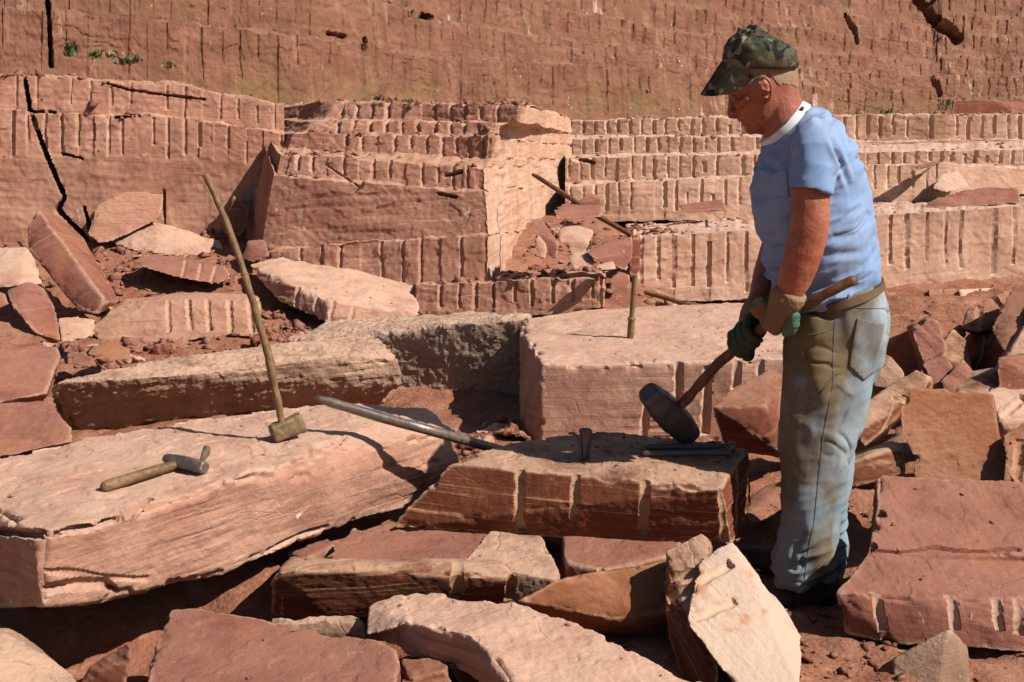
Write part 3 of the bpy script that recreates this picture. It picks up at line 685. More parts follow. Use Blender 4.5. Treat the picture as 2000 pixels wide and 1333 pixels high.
stone('stone_piece', 'rough lump resting on the flat oval slab of the heap', 'stone piece',
      hull(y(1128, 392, 8.67), y(1150, 378, 8.72), y(1178, 384, 8.72), y(1180, 402, 8.67), y(1135, 402, 8.62), y(1160, 380, 8.87)), RED(), rough=.8)
stone('stone_block', 'narrow dark end block standing in shade at the left end of the front bench', 'stone block',
      hull(y(1228, 468, 8.47), y(1250, 462, 8.52), y(1250, 530, 8.47), y(1236, 545, 8.42), y(1229, 540, 8.42), y(1250, 466, 8.82), y(1230, 540, 8.72)), RED(), rough=.6)
# right, on and under the benches
stone('stone_slab', 'dark weathered slab on the rim of the benches at the upper right', 'stone slab',
      hull(y(1858, 222, 15.5), y(1862, 196, 15.6), y(1935, 194, 15.6), y(1975, 205, 15.6), y(1982, 222, 15.5), y(1860, 200, 16), y(1970, 210, 16)), RED(), rough=.9)
stone('stone_slab', 'pale slab behind the dark weathered one on the rim', 'stone slab',
      hull(y(1955, 200, 16.2), y(2060, 198, 16.4), y(2060, 226, 16.2), y(1975, 226, 16.0), y(2040, 200, 16.8)), ROSE(), rough=.8)
stone('stone_slab', 'grey slab with a shaded broken end on the right hand bench', 'stone slab',
      hull(y(1790, 405, 10.9), y(1850, 380, 11.1), y(1930, 364, 11.3), y(1990, 368, 11.2), y(1996, 398, 11.0), y(1910, 405, 10.9), y(1800, 412, 10.8), y(1980, 380, 11.6)), ROSE(), rough=.9)
stone('stone_piece', 'rounded boulder face on the benches right of the shoulder', 'stone piece',
      hull(y(1818, 368, 11.9), y(1840, 340, 12.1), y(1870, 332, 12.2), y(1896, 366, 12.0), y(1850, 378, 11.8), y(1860, 345, 12.5)), BENCH(), rough=.9)
stone('stone_slab', 'thin dark slab sticking out above the right hand grooves', 'stone slab',
      hull(y(1775, 326, 11.9), y(1842, 315, 12.0), y(1835, 322, 11.8), y(1790, 333, 11.7), y(1830, 318, 12.3)), RED(), rough=.6)
stone('stone_slab', 'smooth tilted slab lying on the ledge left of the worker', 'stone slab',
      hull(y(1318, 400, 11.2), y(1412, 390, 11.3), y(1424, 414, 11.0), y(1330, 420, 10.95), y(1400, 392, 11.5)), ROSE(), rough=.4)
stone('stone_piece', 'small dark wedge on the ledge beside the shirt front', 'stone piece',
      hull(y(1442, 440, 10.6), y(1460, 424, 10.7), y(1462, 442, 10.6), y(1450, 446, 10.5), y(1462, 430, 10.8)), RED(), rough=.5)
for lab, a, b, mt in (('small grooved brick of stone propping the bench, left of the pair', 1812, 1868, RED), ('small pale brick of stone propping the bench, right of the pair', 1872, 1950, BENCH)):
    stone('stone_brick', lab, 'stone piece', hull(y(a, 566, 9.6), y(b, 564, 9.7), y(b, 582, 9.6), y(a + 2, 584, 9.5), y(b, 564, 10), y(a, 566, 9.9), y(a, 580, 9.8)), mt(), rough=.6, group='stones propping the bench', grooves=[((a + b) / 2, 566, (a + b) / 2, 583, .016)])
stone('stone_piece', 'small dark stone in the gap under the bench', 'stone piece',
      hull(y(1728, 572, 9.6), y(1750, 568, 9.7), y(1756, 580, 9.6), y(1735, 584, 9.5), y(1745, 570, 9.8)), RED(), rough=.6)

for lab, pts, mt, bd, gr in (
    ('split red block low in the right hand pile behind the legs', [(1672, 905, 4.5), (1700, 880, 4.55), (1764, 842, 4.6), (1778, 870, 4.5), (1700, 930, 4.4), (1720, 870, 4.9), (1690, 940, 4.6)], FRESH, (-.5, 0, .8), ()),
    ('dark red wedge below the leaning slabs of the right hand pile', [(1836, 745, 4.95), (1880, 700, 5.1), (1915, 742, 5.0), (1900, 775, 4.85), (1845, 778, 4.85), (1890, 720, 5.4)], RED, (.7, 0, .7), ()),
    ('upright split block between the grooved piece and the leaning slabs', [(1838, 668, 5.5), (1862, 640, 5.6), (1892, 668, 5.55), (1900, 725, 5.4), (1868, 740, 5.35), (1845, 700, 5.4), (1870, 650, 5.9), (1890, 730, 5.8)], FRESH, (.8, 0, .5), ()),
    ('small square red stone perched at the top of the right hand pile', [(1846, 650, 5.9), (1876, 632, 6.0), (1890, 655, 5.9), (1870, 676, 5.8), (1880, 640, 6.2)], RED, (0, 0, 1), ()),
    ('dark stone in the shade at the right edge behind the grey red slab', [(1945, 700, 4.9), (2040, 690, 5.0), (2060, 760, 4.85), (1950, 765, 4.8), (2000, 690, 5.3)], RED, (0, 0, 1), ()),
    ('thin banded slab under the tilted rust coloured slab', [(1690, 895, 4.3), (1760, 862, 4.4), (1800, 880, 4.3), (1790, 905, 4.25), (1700, 925, 4.2), (1780, 862, 4.6)], ROSE, (-.4, 0, .9), ()),
    ('pale edged stone wedged between the jeans and the banded leaning block', [(1668, 745, 5.2), (1700, 715, 5.3), (1716, 740, 5.2), (1700, 800, 5.0), (1672, 800, 5.0), (1700, 730, 5.6)], PINK, (.5, 0, .8), ()),
    ('flat red stone lying in the soil behind the worker', [(1740, 842, 4.7), (1800, 806, 4.85), (1770, 850, 4.6), (1750, 862, 4.6), (1790, 820, 5.0)], RED, (0, 0, 1), ())):
    stone('stone_piece', lab, 'stone piece', hull(*[y(*q) for q in pts]), mt(), rough=.55, bed=bd, chips=.5, warp=.6, grooves=gr)

for lab, pts, mt in (
    ('blocky pale stone low in the heap, left of the dark tilted slab', [(1108, 505, 8.25), (1128, 484, 8.35), (1160, 490, 8.3), (1164, 520, 8.15), (1118, 528, 8.1), (1140, 486, 8.6)], PINK),
    ('squarish red stone at the right foot of the heap', [(1188, 548, 8.05), (1206, 530, 8.15), (1232, 538, 8.1), (1230, 566, 8.0), (1194, 568, 7.98), (1215, 532, 8.4)], ROSE),
    ('big split block standing at the right edge behind the leaning slabs', [(1935, 640, 5.45), (1975, 560, 5.7), (2060, 545, 5.7), (2070, 690, 5.3), (1960, 700, 5.2), (2040, 560, 6.1), (2060, 700, 5.8)], RED),
    ('dark angular block filling the foot of the leaning slabs', [(1862, 762, 4.9), (1880, 728, 5.05), (1945, 716, 5.0), (1960, 770, 4.8), (1880, 790, 4.75), (1930, 725, 5.3)], FRESH)):
    stone('stone_block', lab, 'stone block', hull(*[y(*q) for q in pts]), mt(), rough=.55, chips=.5, warp=.6)

# ------------------------------------------------------------------ quarry floor
def gh(X, Y):
    """height of the quarry floor"""
    X = np.asarray(X, np.float32); Y = np.asarray(Y, np.float32)
    p = np.stack([X, Y, np.zeros_like(X)], 1)
    z = fbm(p * .9, 3, 3) * .05 + fbm(p * 5, 4, 4, .6) * .026 + np.abs(noise(p * 9, 8)) * .02
    def bump(cx, cy, sx, sy, h): return h * np.exp(-((X - cx) / sx) ** 2 - ((Y - cy) / sy) ** 2)
    z = z + sstep(7.4, 9.2, Y) * sstep(-.9, -1.7, X) * .36          # rubble apron at the foot of the left wall
    z = z + sstep(8.15, 8.6, Y) * sstep(-.45, -.15, X) * sstep(1.25, .85, X) * (.08 + .10 * np.clip(Y - 8.6, 0, 2.2))
    z = z + sstep(8.6, 9.6, Y) * .06
    z = z - bump(-1.15, 3.42, .95, .26, .22)                          # hollow under the long slab
    z = z - .13 * sstep(8.0, 9.2, Y) * sstep(.9, 1.6, X)
    z = z - bump(1.0, 3.95, .42, .50, .14)                           # he stands in a shallow hollow
    z = z + bump(-1.0, 2.85, .9, .35, .03)
    return z
def make_ground():
    def axis(core0, core1, step, ext0, ext1):
        a = list(np.arange(core0, core1, step)); d = step; p = core0; lo = []
        while p > ext0: d *= 1.35; p -= d; lo.append(p)
        d = step; p = core1; hi = [core1]
        while p < ext1: d *= 1.35; p += d; hi.append(p)
        return np.array(lo[::-1] + a + hi, np.float32)
    xs = axis(-4.2, 5.2, .026, -120, 120); ys = axis(2.2, 10.2, .026, -120, 160)
    gx, gy = np.meshgrid(xs, ys); X = gx.ravel(); Y = gy.ravel(); Z = gh(X, Y)
    nx, ny = len(xs), len(ys)
    idx = np.arange(nx * ny).reshape(ny, nx)
    f = np.stack([idx[:-1, :-1], idx[:-1, 1:], idx[1:, 1:], idx[1:, :-1]], -1).reshape(-1, 4)
    me = grid_mesh('quarry_floor', np.stack([X, Y, Z], 1), f)
    smooth(me)
    o = link_mesh('quarry_floor', me, SOIL, origin=(0, 0, 0)); tag(o, 'trodden red soil of the quarry floor', 'ground', kind='structure')
    return o
def grid_mesh(name, co, f):
    me = bpy.data.meshes.new(name); me.vertices.add(len(co)); me.loops.add(f.size); me.polygons.add(len(f))
    me.vertices.foreach_set('co', np.ascontiguousarray(co, np.float32).ravel())
    me.loops.foreach_set('vertex_index', np.ascontiguousarray(f, np.int32).ravel())
    me.polygons.foreach_set('loop_start', np.arange(0, f.size, 4, dtype=np.int32))
    me.update(calc_edges=True); me.validate(); return me
GROUND = make_ground()

# ------------------------------------------------------------------ quarry faces: stepped sheets of rock with half drill holes
def sheet(name, label, rows, strips, mat, step=2.6, seed=1, jit=2.5, cracks=(), rough=1.0, moss=None, dip=(0.05, 0), nbands=30, flank=None):
    """rows: knots (px, py, Y) from the foot upwards; strips: one per gap between rows:
       ('face'|'ledge', divisions, groove spec or None)
       groove spec: dict(sp=spacing px, r=radius px, lo=, hi=, seg=(first,last knot), skip=chance)"""
    rnd = random.Random(seed); K = len(rows[0])
    us = []; segid = []
    for s in range(K - 1):
        L = max(abs(r[s + 1][0] - r[s][0]) for r in rows)
        w = max(0.0, min(1.0, 1.0))
        n = max(8, int(L / step)) if L < 1500 else int(L / step)
        inframe = any(-60 < r[s][0] < 2060 or -60 < r[s + 1][0] < 2060 for r in rows)
        if not inframe: n = max(8, n // 4)
        us += [s + k / n for k in range(n)]
    us.append(K - 1.0); us = np.array(us)
    def at(row, j): return np.interp(us, np.arange(K), [k[j] for k in row])
    base = []
    for i, r in enumerate(rows):
        px, py, Y = at(r, 0), at(r, 1), at(r, 2)
        q = np.stack([px * .012, np.full_like(px, i * 7.3), np.zeros_like(px)], 1)
        py = py + fbm(q, 4, seed + 40, .6) * jit * 1.6 + np.sign(noise(q * 3, seed + 41)) * jit * .25
        base.append(np.stack([px, py, Y], 1))
    dirs = lambda a: np.array([y(*t) for t in a], np.float32)
    grids = []; pxs = []; pales = []; mosses = []; kinds = []
    for i, st in enumerate(strips):
        kind, nv, gv = st
        a, b = base[i], base[i + 1]
        wa, wb = dirs(a), dirs(b)
        v = np.linspace(0, 1, nv + 1)
        P = wa[None] * (1 - v)[:, None, None] + wb[None] * v[:, None, None]
        Q = a[None] * (1 - v)[:, None, None] + b[None] * v[:, None, None]
        du = np.gradient(P, axis=1); dv = np.gradient(P, axis=0)
        # smooth the along-wall direction a little so that corners do not fold
        N = np.cross(du, dv); N /= np.linalg.norm(N, axis=-1, keepdims=True) + 1e-9
        f = P.reshape(-1, 3); n = N.reshape(-1, 3)
        pale = np.zeros(P.shape[:2], np.float32)
        disp = np.zeros(P.shape[:2], np.float32)
        if kind == 'face':
            bb = f[:, 2] + f[:, 0] * dip[0] + f[:, 1] * dip[1]
            q = np.stack([f[:, 0] * 1.6, f[:, 1] * 1.6, bb * nbands], 1)
            d = (noise(q, seed + 1) * .006 + noise(q * np.array([2, 2, .4]), seed + 2) * .010) * sstep(-.3, .4, noise(f * 1.1, seed + 9))
            d += fbm(f * 1.1, 2, seed + 3) * .035 + fbm(f * 26, 3, seed + 4, .7) * .0042 * rough
            fl = fbm(f * np.array([1.8, 1.8, 3.0]), 3, seed + 5) * 2.6 + fbm(f * 9, 3, seed + 8) * .3
            d += (np.floor(fl) + sstep(0, .1, fl % 1.0)) * .006 * rough
            disp += d.reshape(disp.shape)
            if gv:
                s0, s1 = gv.get('seg', (0, K - 1))
                lo_px = np.interp(s0, np.arange(K), [k[0] for k in rows[i]]); hi_px = np.interp(s1, np.arange(K), [k[0] for k in rows[i]])
                Ym = Q[:, :, 2]; m_px = Ym / F
                x = lo_px + gv['sp'] * rnd.uniform(.2, .9); xs = []
                spf = gv.get('spf', None)
                while x < hi_px - 4:
                    xs.append(x); sp = gv['sp'] if spf is None else spf(x)
                    x += sp * rnd.uniform(.86, 1.14)
                uu = np.broadcast_to(us, disp.shape); okseg = (uu >= s0 - 1e-6) & (uu <= s1 + 1e-6)
                pxn = Q[:, :, 0]; vv = np.broadcast_to(v[:, None], disp.shape)
                # blocks between holes break at slightly different depths
                if xs:
                    cell = np.searchsorted(np.array(xs), pxn); ro = np.array([rnd.uniform(-1, 1) for _ in range(len(xs) + 2)])
                    disp += np.where(okseg, ro[cell] * (gv.get('cell', .012) * .5), 0)
                for xg in xs:
                    if rnd.random() < gv.get('skip', .08): continue
                    hi = gv.get('hi', 1.1) if rnd.random() < .85 else rnd.uniform(.6, .95)
                    lo = gv.get('lo', 0.0) + rnd.uniform(-.05, .35) * gv.get('lov', 1.0)
                    sl = rnd.uniform(-1, 1) * gv.get('slant', 1.6)
                    r = gv['r'] * rnd.uniform(.75, 1.2)
                    dx = pxn - (xg + sl * (vv - .5) + .5 * np.sin(vv * 9 + xg))
                    ins = (np.abs(dx) < r) & (vv > lo) & (vv < hi) & okseg
                    dep = np.sqrt(np.clip(r * r - dx * dx, 0, None)) * m_px * gv.get('deep', 1.3)
                    disp = np.where(ins, disp - dep, disp)
                    pale = np.where(ins, rnd.uniform(.3, 1.0) * gv.get('pale', 1.0), pale)
        else:
            d = fbm(f * 6, 4, seed + 6, .6) * .02
            fade = np.minimum(1, np.minimum(v, 1 - v) * 6)
            disp += (d.reshape(disp.shape)) * fade[:, None]
        for (path, wpx, depm) in cracks:
            pp = np.array(path, np.float32); best = np.full(disp.shape, 1e9, np.float32)
            for (x0, y0), (x1, y1) in zip(pp[:-1], pp[1:]):
                ex, ey = x1 - x0, y1 - y0; LL = ex * ex + ey * ey
                t = np.clip(((Q[:, :, 0] - x0) * ex + (Q[:, :, 1] - y0) * ey) / LL, 0, 1)
                dd = np.hypot(Q[:, :, 0] - x0 - t * ex, Q[:, :, 1] - y0 - t * ey)
                best = np.minimum(best, dd)
            wob = wpx * (1 + .5 * noise(np.stack([Q[:, :, 0].ravel() * .05, Q[:, :, 1].ravel() * .05, np.zeros(best.size)], 1), seed + 77).reshape(best.shape))
            disp = disp - depm * sstep(1.0, .55, best / wob)
        P = P + N * disp[..., None]
        m = np.zeros(disp.shape, np.float32)
        if moss: m = moss(Q[:, :, 0], Q[:, :, 1], i).astype(np.float32)
        grids.append(P); pales.append(pale); mosses.append(m); kinds.append(kind)
    for i in range(len(grids) - 1):
        a, b = grids[i], grids[i + 1]
        if kinds[i] == 'face' and kinds[i + 1] == 'ledge': b[0] = a[-1]
        elif kinds[i] == 'ledge' and kinds[i + 1] == 'face': a[-1] = b[0]
        else:
            mm = (a[-1] + b[0]) / 2; a[-1] = mm; b[0] = mm
    G = np.concatenate([grids[0]] + [q[1:] for q in grids[1:]], 0)
    PA = np.concatenate([pales[0]] + [q[1:] for q in pales[1:]], 0); MO = np.concatenate([mosses[0]] + [q[1:] for q in mosses[1:]], 0)
    nr, nc = G.shape[:2]; idx = np.arange(nr * nc).reshape(nr, nc)
    f = np.stack([idx[:-1, :-1], idx[:-1, 1:], idx[1:, 1:], idx[1:, :-1]], -1).reshape(-1, 4)
    co = G.reshape(-1, 3)
    me = grid_mesh(name, co, f)
    if len(me.vertices) == len(co):
        setattr_f(me, 'bed', co[:, 2] + co[:, 0] * dip[0] + co[:, 1] * dip[1])
        ed = convexity(me, 2)
        setattr_f(me, 'pale', np.maximum(PA.ravel() * .9, sstep(.6, 1.0, ed) * .22)); setattr_f(me, 'moss', MO.ravel())
    smooth(me, 40)
    if flank is not None:
        mats = [mat, flank[1]]; me.materials.append(mat); me.materials.append(flank[1])
        cut = np.searchsorted(us, flank[0]); mi = np.zeros((nr - 1, nc - 1), np.int32); mi[:, cut:] = 1
        if len(me.polygons) == mi.size: me.polygons.foreach_set('material_index', mi.ravel())
        o = link_mesh(name, me, None, origin=(0, 0, 0))
    else:
        o = link_mesh(name, me, mat, origin=(0, 0, 0))
    tag(o, label, 'rock face', kind='structure')
    return o

# plan of the far wall: it runs away to the right
def farY(px):
    return np.interp(px, [-900, -400, 0, 560, 1110, 1820, 2000, 2900], [9.0, 9.7, 10.1, 11.2, 14.3, 18.0, 18.6, 23])
XS = [-700, -100, 100, 420, 600, 750, 850, 950, 1130, 1300, 1450, 1640, 1820, 1840, 2000, 2700]
def frow(ys, dY): return [(x, yy, float(farY(x)) + dY) for x, yy in zip(XS, ys)]
farrows = [
    frow([190, 160, 150, 190, 215, 220, 222, 226, 240, 236, 234, 232, 230, 232, 232, 228], 0),
    frow([20, 8, 22, 52, 72, 96, 112, 122, 128, 140, 158, 172, 185, 192, 194, 200], .10),
    frow([18, 6, 20, 50, 70, 94, 110, 120, 126, 138, 156, 170, 183, 190, 192, 198], .30),
    frow([-160, -90, -75, -38, -18, 10, 34, 58, 84, 104, 126, 138, 148, 150, 152, 160], .42),
    frow([-162, -92, -77, -40, -20, 8, 32, 56, 82, 102, 124, 136, 146, 148, 150, 158], .62),
    frow([-270, -180, -160, -115, -90, -60, -38, -12, 30, 58, 84, 104, 119, 112, 113, 122], .76),
    frow([-272, -182, -162, -117, -92, -62, -40, -14, 28, 56, 82, 102, 117, 110, 111, 120], 1.0),
    frow([-360, -260, -240, -190, -160, -130, -105, -78, -30, 6, 38, 68, 92, 72, 72, 84], 1.12),
    frow([-362, -262, -242, -192, -162, -132, -107, -80, -32, 4, 36, 66, 90, 70, 70, 82], 1.35),
    frow([-430, -330, -310, -260, -228, -195, -170, -142, -90, -46, -12, 26, 60, 32, 31, 44], 1.5),
    frow([-432, -332, -312, -262, -230, -197, -172, -144, -92, -48, -14, 24, 58, 30, 29, 42], 1.8),
    frow([-520, -400, -380, -330, -300, -265, -240, -210, -156, -110, -72, -30, 10, -14, -12, 0], 2.0),
    frow([-522, -402, -382, -332, -302, -267, -242, -212, -158, -112, -74, -32, 8, -16, -14, -2], 2.3),
    frow([-720, -600, -580, -530, -500, -465, -440, -410, -356, -310, -272, -230, -190, -190, -190, -180], 2.6),
    frow([-722, -602, -582, -532, -502, -467, -442, -412, -358, -312, -274, -232, -192, -192, -192, -182], 30),
]
fg = lambda sp, **k: dict(dict(sp=sp, r=1.5, spf=lambda x: float(np.interp(x, [0, 400, 750, 1100, 1450, 2000], [42, 38, 27, 22, 18, 17])), lov=1.9, pale=.05, cell=.016, skip=.25, slant=3, deep=2.2), **k)
sheet('far_quarry_wall', 'tall red quarry wall rising behind the benches', farrows,
      [('face', 44, fg(30, lo=.1)), ('ledge', 3, None), ('face', 28, fg(30)), ('ledge', 3, None), ('face', 24, fg(30)), ('ledge', 3, None),
       ('face', 20, fg(30)), ('ledge', 3, None), ('face', 18, fg(30)), ('ledge', 3, None), ('face', 16, fg(30)), ('ledge', 3, None), ('face', 10, None), ('ledge', 3, None)],
      FAR(), step=1.8, seed=5, jit=6, rough=1.7,
      cracks=[([(90, -20), (97, 60), (100, 130)], 5, .25), ([(1788, -10), (1815, 30), (1870, 75)], 13, .5), ([(1650, 30), (1668, 60), (1672, 85)], 5, .3), ([(1822, 150), (1836, 185)], 6, .3),
              ([(797, 28), (840, 34)], 7, .3), ([(708, 78), (712, 98)], 4, .2), ([(640, 66), (670, 72)], 5, .2)],
      moss=lambda px, py, i: np.clip(1 - np.abs(py - np.interp(px, [500, 800, 1100, 1300, 2000], [185, 190, 205, 205, 205])) / 55, 0, 1) * (i < 2), dip=(.08, .04), nbands=22)

# lower left wall
lx = [-700, -80, 0, 120, 330, 555]
def lrow(ys, Ys): return [(x, a, b) for x, a, b in zip(lx, ys, Ys)]
LY = [8.6, 9.0, 9.1, 9.2, 9.35, 9.5]
sheet('left_quarry_wall', 'banded red rock wall with two rows of half drill holes', [
    lrow([540, 545, 545, 545, 545, 560], LY),
    lrow([300, 300, 302, 305, 310, 320], [a + .02 for a in LY]),
    lrow([212, 212, 215, 222, 230, 262], [a + .05 for a in LY]),
    lrow([209, 209, 212, 219, 227, 259], [a + .10 for a in LY]),
    lrow([144, 146, 150, 153, 166, 206], [a + .14 for a in LY]),
    lrow([135, 138, 142, 146, 160, 203], [a + 1.9 for a in LY])],
    [('face', 70, None), ('face', 34, dict(sp=31, r=3.6, seg=(1, 5), lov=1.2, cell=.016, skip=.25, pale=.7)), ('ledge', 3, None), ('face', 26, dict(sp=36, r=3.0, seg=(1, 5), lov=1.0, skip=.35, pale=.6)), ('ledge', 8, None)],
    WALL(), seed=21, jit=3.5, dip=(.06, 0),
    cracks=[([(48, 152), (58, 212), (85, 290), (100, 325), (126, 385)], 4.6, .3), ([(62, 218), (108, 220)], 2.5, .12), ([(225, 230), (290, 225)], 2.5, .1),
            ([(126, 385), (112, 410), (165, 460), (180, 490)], 5, .2), ([(165, 405), (178, 450)], 4, .15), ([(200, 160), (250, 175), (320, 185), (400, 195)], 2.2, .08), ([(120, 300), (160, 310)], 2.5, .08),
            ([(235, 385), (205, 470)], 3, .05), ([(320, 370), (322, 440)], 3, .05)])

# the standing block in the middle, its flank turned to the sun
def crow(lb, lf, rf, Y, dYl, xr=1112, yr=None, Yb=13.0):
    return [(lb[0], lb[1], Y[0] + dYl), (lf[0], lf[1], Y[0]), ((lf[0] + rf[0]) / 2, (lf[1] + rf[1]) / 2, (Y[0] + Y[1]) / 2), (rf[0], rf[1], Y[1]), (xr, yr, Yb)]
cr = [
    crow((470, 560), (502, 552), (952, 570), (8.62, 8.35), .7, yr=500),
    crow((476, 480), (508, 490), (955, 460), (8.66, 8.40), .7, yr=440),
    crow((478, 474), (510, 485), (955, 455), (8.70, 8.44), .7, yr=436),
    crow((520, 285), (535, 345), (948, 378), (8.74, 8.50), .7, yr=355),
    crow((520, 280), (540, 340), (948, 372), (8.90, 8.60), .7, yr=352),
    crow((522, 272), (548, 300), (946, 330), (8.95, 8.64), .7, yr=330),
    crow((524, 268), (560, 290), (960, 308), (9.35, 8.95), .7, yr=312),
    crow((526, 258), (572, 262), (966, 268), (9.4, 8.98), .7, yr=290),
    crow((530, 252), (590, 258), (966, 264), (9.55, 9.1), .7, yr=286),
    crow((534, 236), (610, 238), (972, 243), (9.6, 9.13), .7, yr=262),
    crow((536, 230), (640, 234), (1012, 240), (9.85, 9.3), .7, yr=258),
    crow((540, 205), (660, 203), (1016, 207), (9.9, 9.32), .7, yr=236),
    crow((545, 200), (670, 200), (1020, 203), (12.4, 13.4), .1, yr=232, Yb=14.4)]
gC = lambda **k: dict(dict(sp=31, r=4.2, seg=(1.1, 2.96), lov=.8, cell=.020, skip=.14, pale=.8), **k)
sheet('middle_rock_bench', 'standing sandstone bench stepped back in drilled tiers with a sunlit flank', cr,
      [('face', 32, gC(sp=38, lov=.6, pale=.4)), ('ledge', 3, None), ('face', 56, None), ('ledge', 4, None), ('face', 22, gC(seg=(1.1, 2.9))), ('ledge', 8, None), ('face', 18, gC(seg=(1.4, 2.96))),
       ('ledge', 4, None), ('face', 14, gC(seg=(1.3, 2.96))), ('ledge', 6, None), ('face', 16, gC(seg=(1.1, 2.96))), ('ledge', 8, None)],
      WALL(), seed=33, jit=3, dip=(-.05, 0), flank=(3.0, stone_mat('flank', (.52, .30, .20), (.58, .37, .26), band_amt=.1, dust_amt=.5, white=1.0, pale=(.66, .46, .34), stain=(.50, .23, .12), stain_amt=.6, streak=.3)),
      cracks=[([(640, 325), (700, 365)], 2.2, .02), ([(870, 340), (900, 335)], 4, .06), ([(855, 378), (890, 385)], 4, .06)])

# the benches on the right, climbing away in low drilled steps
rx = [1104, 1240, 1480, 1700, 1850, 2000, 2700]
def rrow(ys, Ys): return [(x, a, b) for x, a, b in zip(rx, ys, Ys)]
gR = lambda **k: dict(dict(sp=24, r=3.4, lov=.6, cell=.020, skip=.10, pale=.9), **k)
sheet('right_rock_benches', 'pale stepped rock benches lined with half drill holes', [
    rrow([430, 432, 430, 398, 395, 378, 370], [11.5, 11.5, 11.7, 12.0, 12.2, 12.5, 14]),
    rrow([364, 356, 346, 324, 320, 330, 330], [11.6, 11.6, 11.8, 12.1, 12.3, 12.6, 14.1]),
    rrow([356, 350, 341, 322, 318, 326, 326], [12.4, 12.4, 12.5, 12.7, 12.8, 13.0, 14.5]),
    rrow([310, 305, 302, 298, 296, 294, 292], [12.4, 12.4, 12.5, 12.7, 12.8, 13.0, 14.5]),
    rrow([304, 300, 297, 284, 280, 277, 276], [13.0, 13.0, 13.1, 13.6, 13.6, 13.8, 15]),
    rrow([270, 268, 268, 278, 276, 274, 272], [13.0, 13.0, 13.1, 13.6, 13.6, 13.8, 15]),
    rrow([266, 264, 264, 276, 274, 272, 270], [13.7, 13.7, 13.8, 14.0, 14.0, 14.2, 15.5]),
    rrow([238, 233, 230, 226, 225, 224, 220], [13.7, 13.7, 13.8, 14.0, 14.0, 14.2, 15.5]),
    rrow([234, 229, 226, 223, 222, 221, 218], [16.5, 16.5, 17, 18.5, 19, 19.5, 22])],
    [('face', 40, gR(lo=.25, seg=(0, 4), lov=.4)), ('ledge', 5, None), ('face', 22, gR()), ('ledge', 5, None), ('face', 18, gR(seg=(0, 2.3))), ('ledge', 5, None), ('face', 26, gR()), ('ledge', 8, None)],
    BENCH(), seed=47, jit=2.2, dip=(-.02, 0), cracks=[([(1120, 310), (1160, 318)], 4, .1)])
bx = [1222, 1238, 1480, 1700, 2000, 2700]
def brow(ys, Ys): return [(x, a, b) for x, a, b in zip(bx, ys, Ys)]
sheet('front_rock_bench', 'low pale bench of rock with long drill grooves behind the worker', [
    brow([545, 612, 600, 560, 545, 500], [11, 9.5, 9.9, 10.4, 11.2, 13]),
    brow([542, 590, 584, 566, 548, 505], [10.8, 9.0, 9.4, 9.9, 10.6, 12.5]),
    brow([470, 464, 452, 420, 404, 375], [10.8, 9.05, 9.45, 9.95, 10.65, 12.5]),
    brow([440, 436, 424, 398, 386, 366], [11.4, 11.6, 11.8, 12.0, 12.5, 14])],
    [('ledge', 5, None), ('face', 60, dict(sp=34, r=4.4, seg=(1, 5), lo=.12, lov=.6, cell=.014, skip=.03, pale=.6)), ('ledge', 30, None)],
    BENCH(), seed=51, jit=3, dip=(-.02, 0))
sheet('low_rock_bench', 'low crumbling drilled bench below the rubble in the middle', [
    [(800, 640, 8.5), (815, 625, 8.2), (1000, 625, 8.1), (1172, 600, 8.0), (1180, 595, 8.8)],
    [(800, 555, 8.6), (815, 556, 8.25), (1000, 550, 8.15), (1168, 545, 8.05), (1182, 545, 8.8)],
    [(800, 538, 9.3), (815, 538, 9.3), (1000, 530, 9.2), (1172, 525, 9.2), (1185, 530, 9.3)]],
    [('face', 34, dict(sp=36, r=4.4, seg=(1.2, 3), lo=.25, lov=.6, cell=.016, pale=.35)), ('ledge', 10, None)],
    WALL(), seed=57, jit=3)

# ------------------------------------------------------------------ tools
def wood_mat(name, a, b, sc=(60, 60, 6), rough=.55):
    t = NT(name); pos = t.new('ShaderNodeNewGeometry').outputs['Position']
    n = t.noise(t.map(pos, (1, 1, 1)), 24, 6, .65, 1.5); m = t.noise(pos, 7, 4, .6); s = t.noise(pos, 160, 4, .7)
    c = t.mix(t.sstep(n, .35, .65), a, b); c = t.mix(t.math('MULTIPLY', t.sstep(m, .5, .7), .6), c, [x * .4 for x in a])
    c = t.mix(t.math('MULTIPLY', t.sstep(s, .55, .75), .4), c, [min(1, x * 1.6) for x in b])
    return t.finish(c, rough, t.bump(t.math('ADD', n, s), .5, .003), .3)
def steel_mat(name, a, rust=(.20, .085, .035), amt=.5, rough=.42, metal=.75, dustc=None):
    t = NT(name); pos = t.new('ShaderNodeNewGeometry').outputs['Position']
    n = t.noise(pos, 22, 6, .65, .5); s = t.noise(pos, 140, 4, .7)
    f = t.math('MULTIPLY', t.sstep(n, .42, .62), amt)
    c = t.mix(f, a, rust)
    if dustc: c = t.mix(t.math('MULTIPLY', t.sstep(t.noise(pos, 40, 5, .7), .45, .65), .6), c, dustc)
    t.put(t.b.inputs['Metallic'], t.math('SUBTRACT', metal, t.math('MULTIPLY', f, metal)))
    nr = t.bump(t.math('ADD', n, t.math('MULTIPLY', s, .6)), .45, .003)
    t.finish(c, t.math('ADD', rough, t.math('MULTIPLY', f, .3)), nr, .4, metal)
    t.put(t.b.inputs['Metallic'], t.math('SUBTRACT', metal, t.math('MULTIPLY', f, metal)))
    return t.m
WOOD = wood_mat('worn_wood', (.13, .070, .030), (.23, .135, .062))
WOODD = wood_mat('dark_wood', (.11, .045, .02), (.19, .085, .04))
STEEL = steel_mat('grey_steel', (.20, .18, .155), amt=.55, rough=.35)
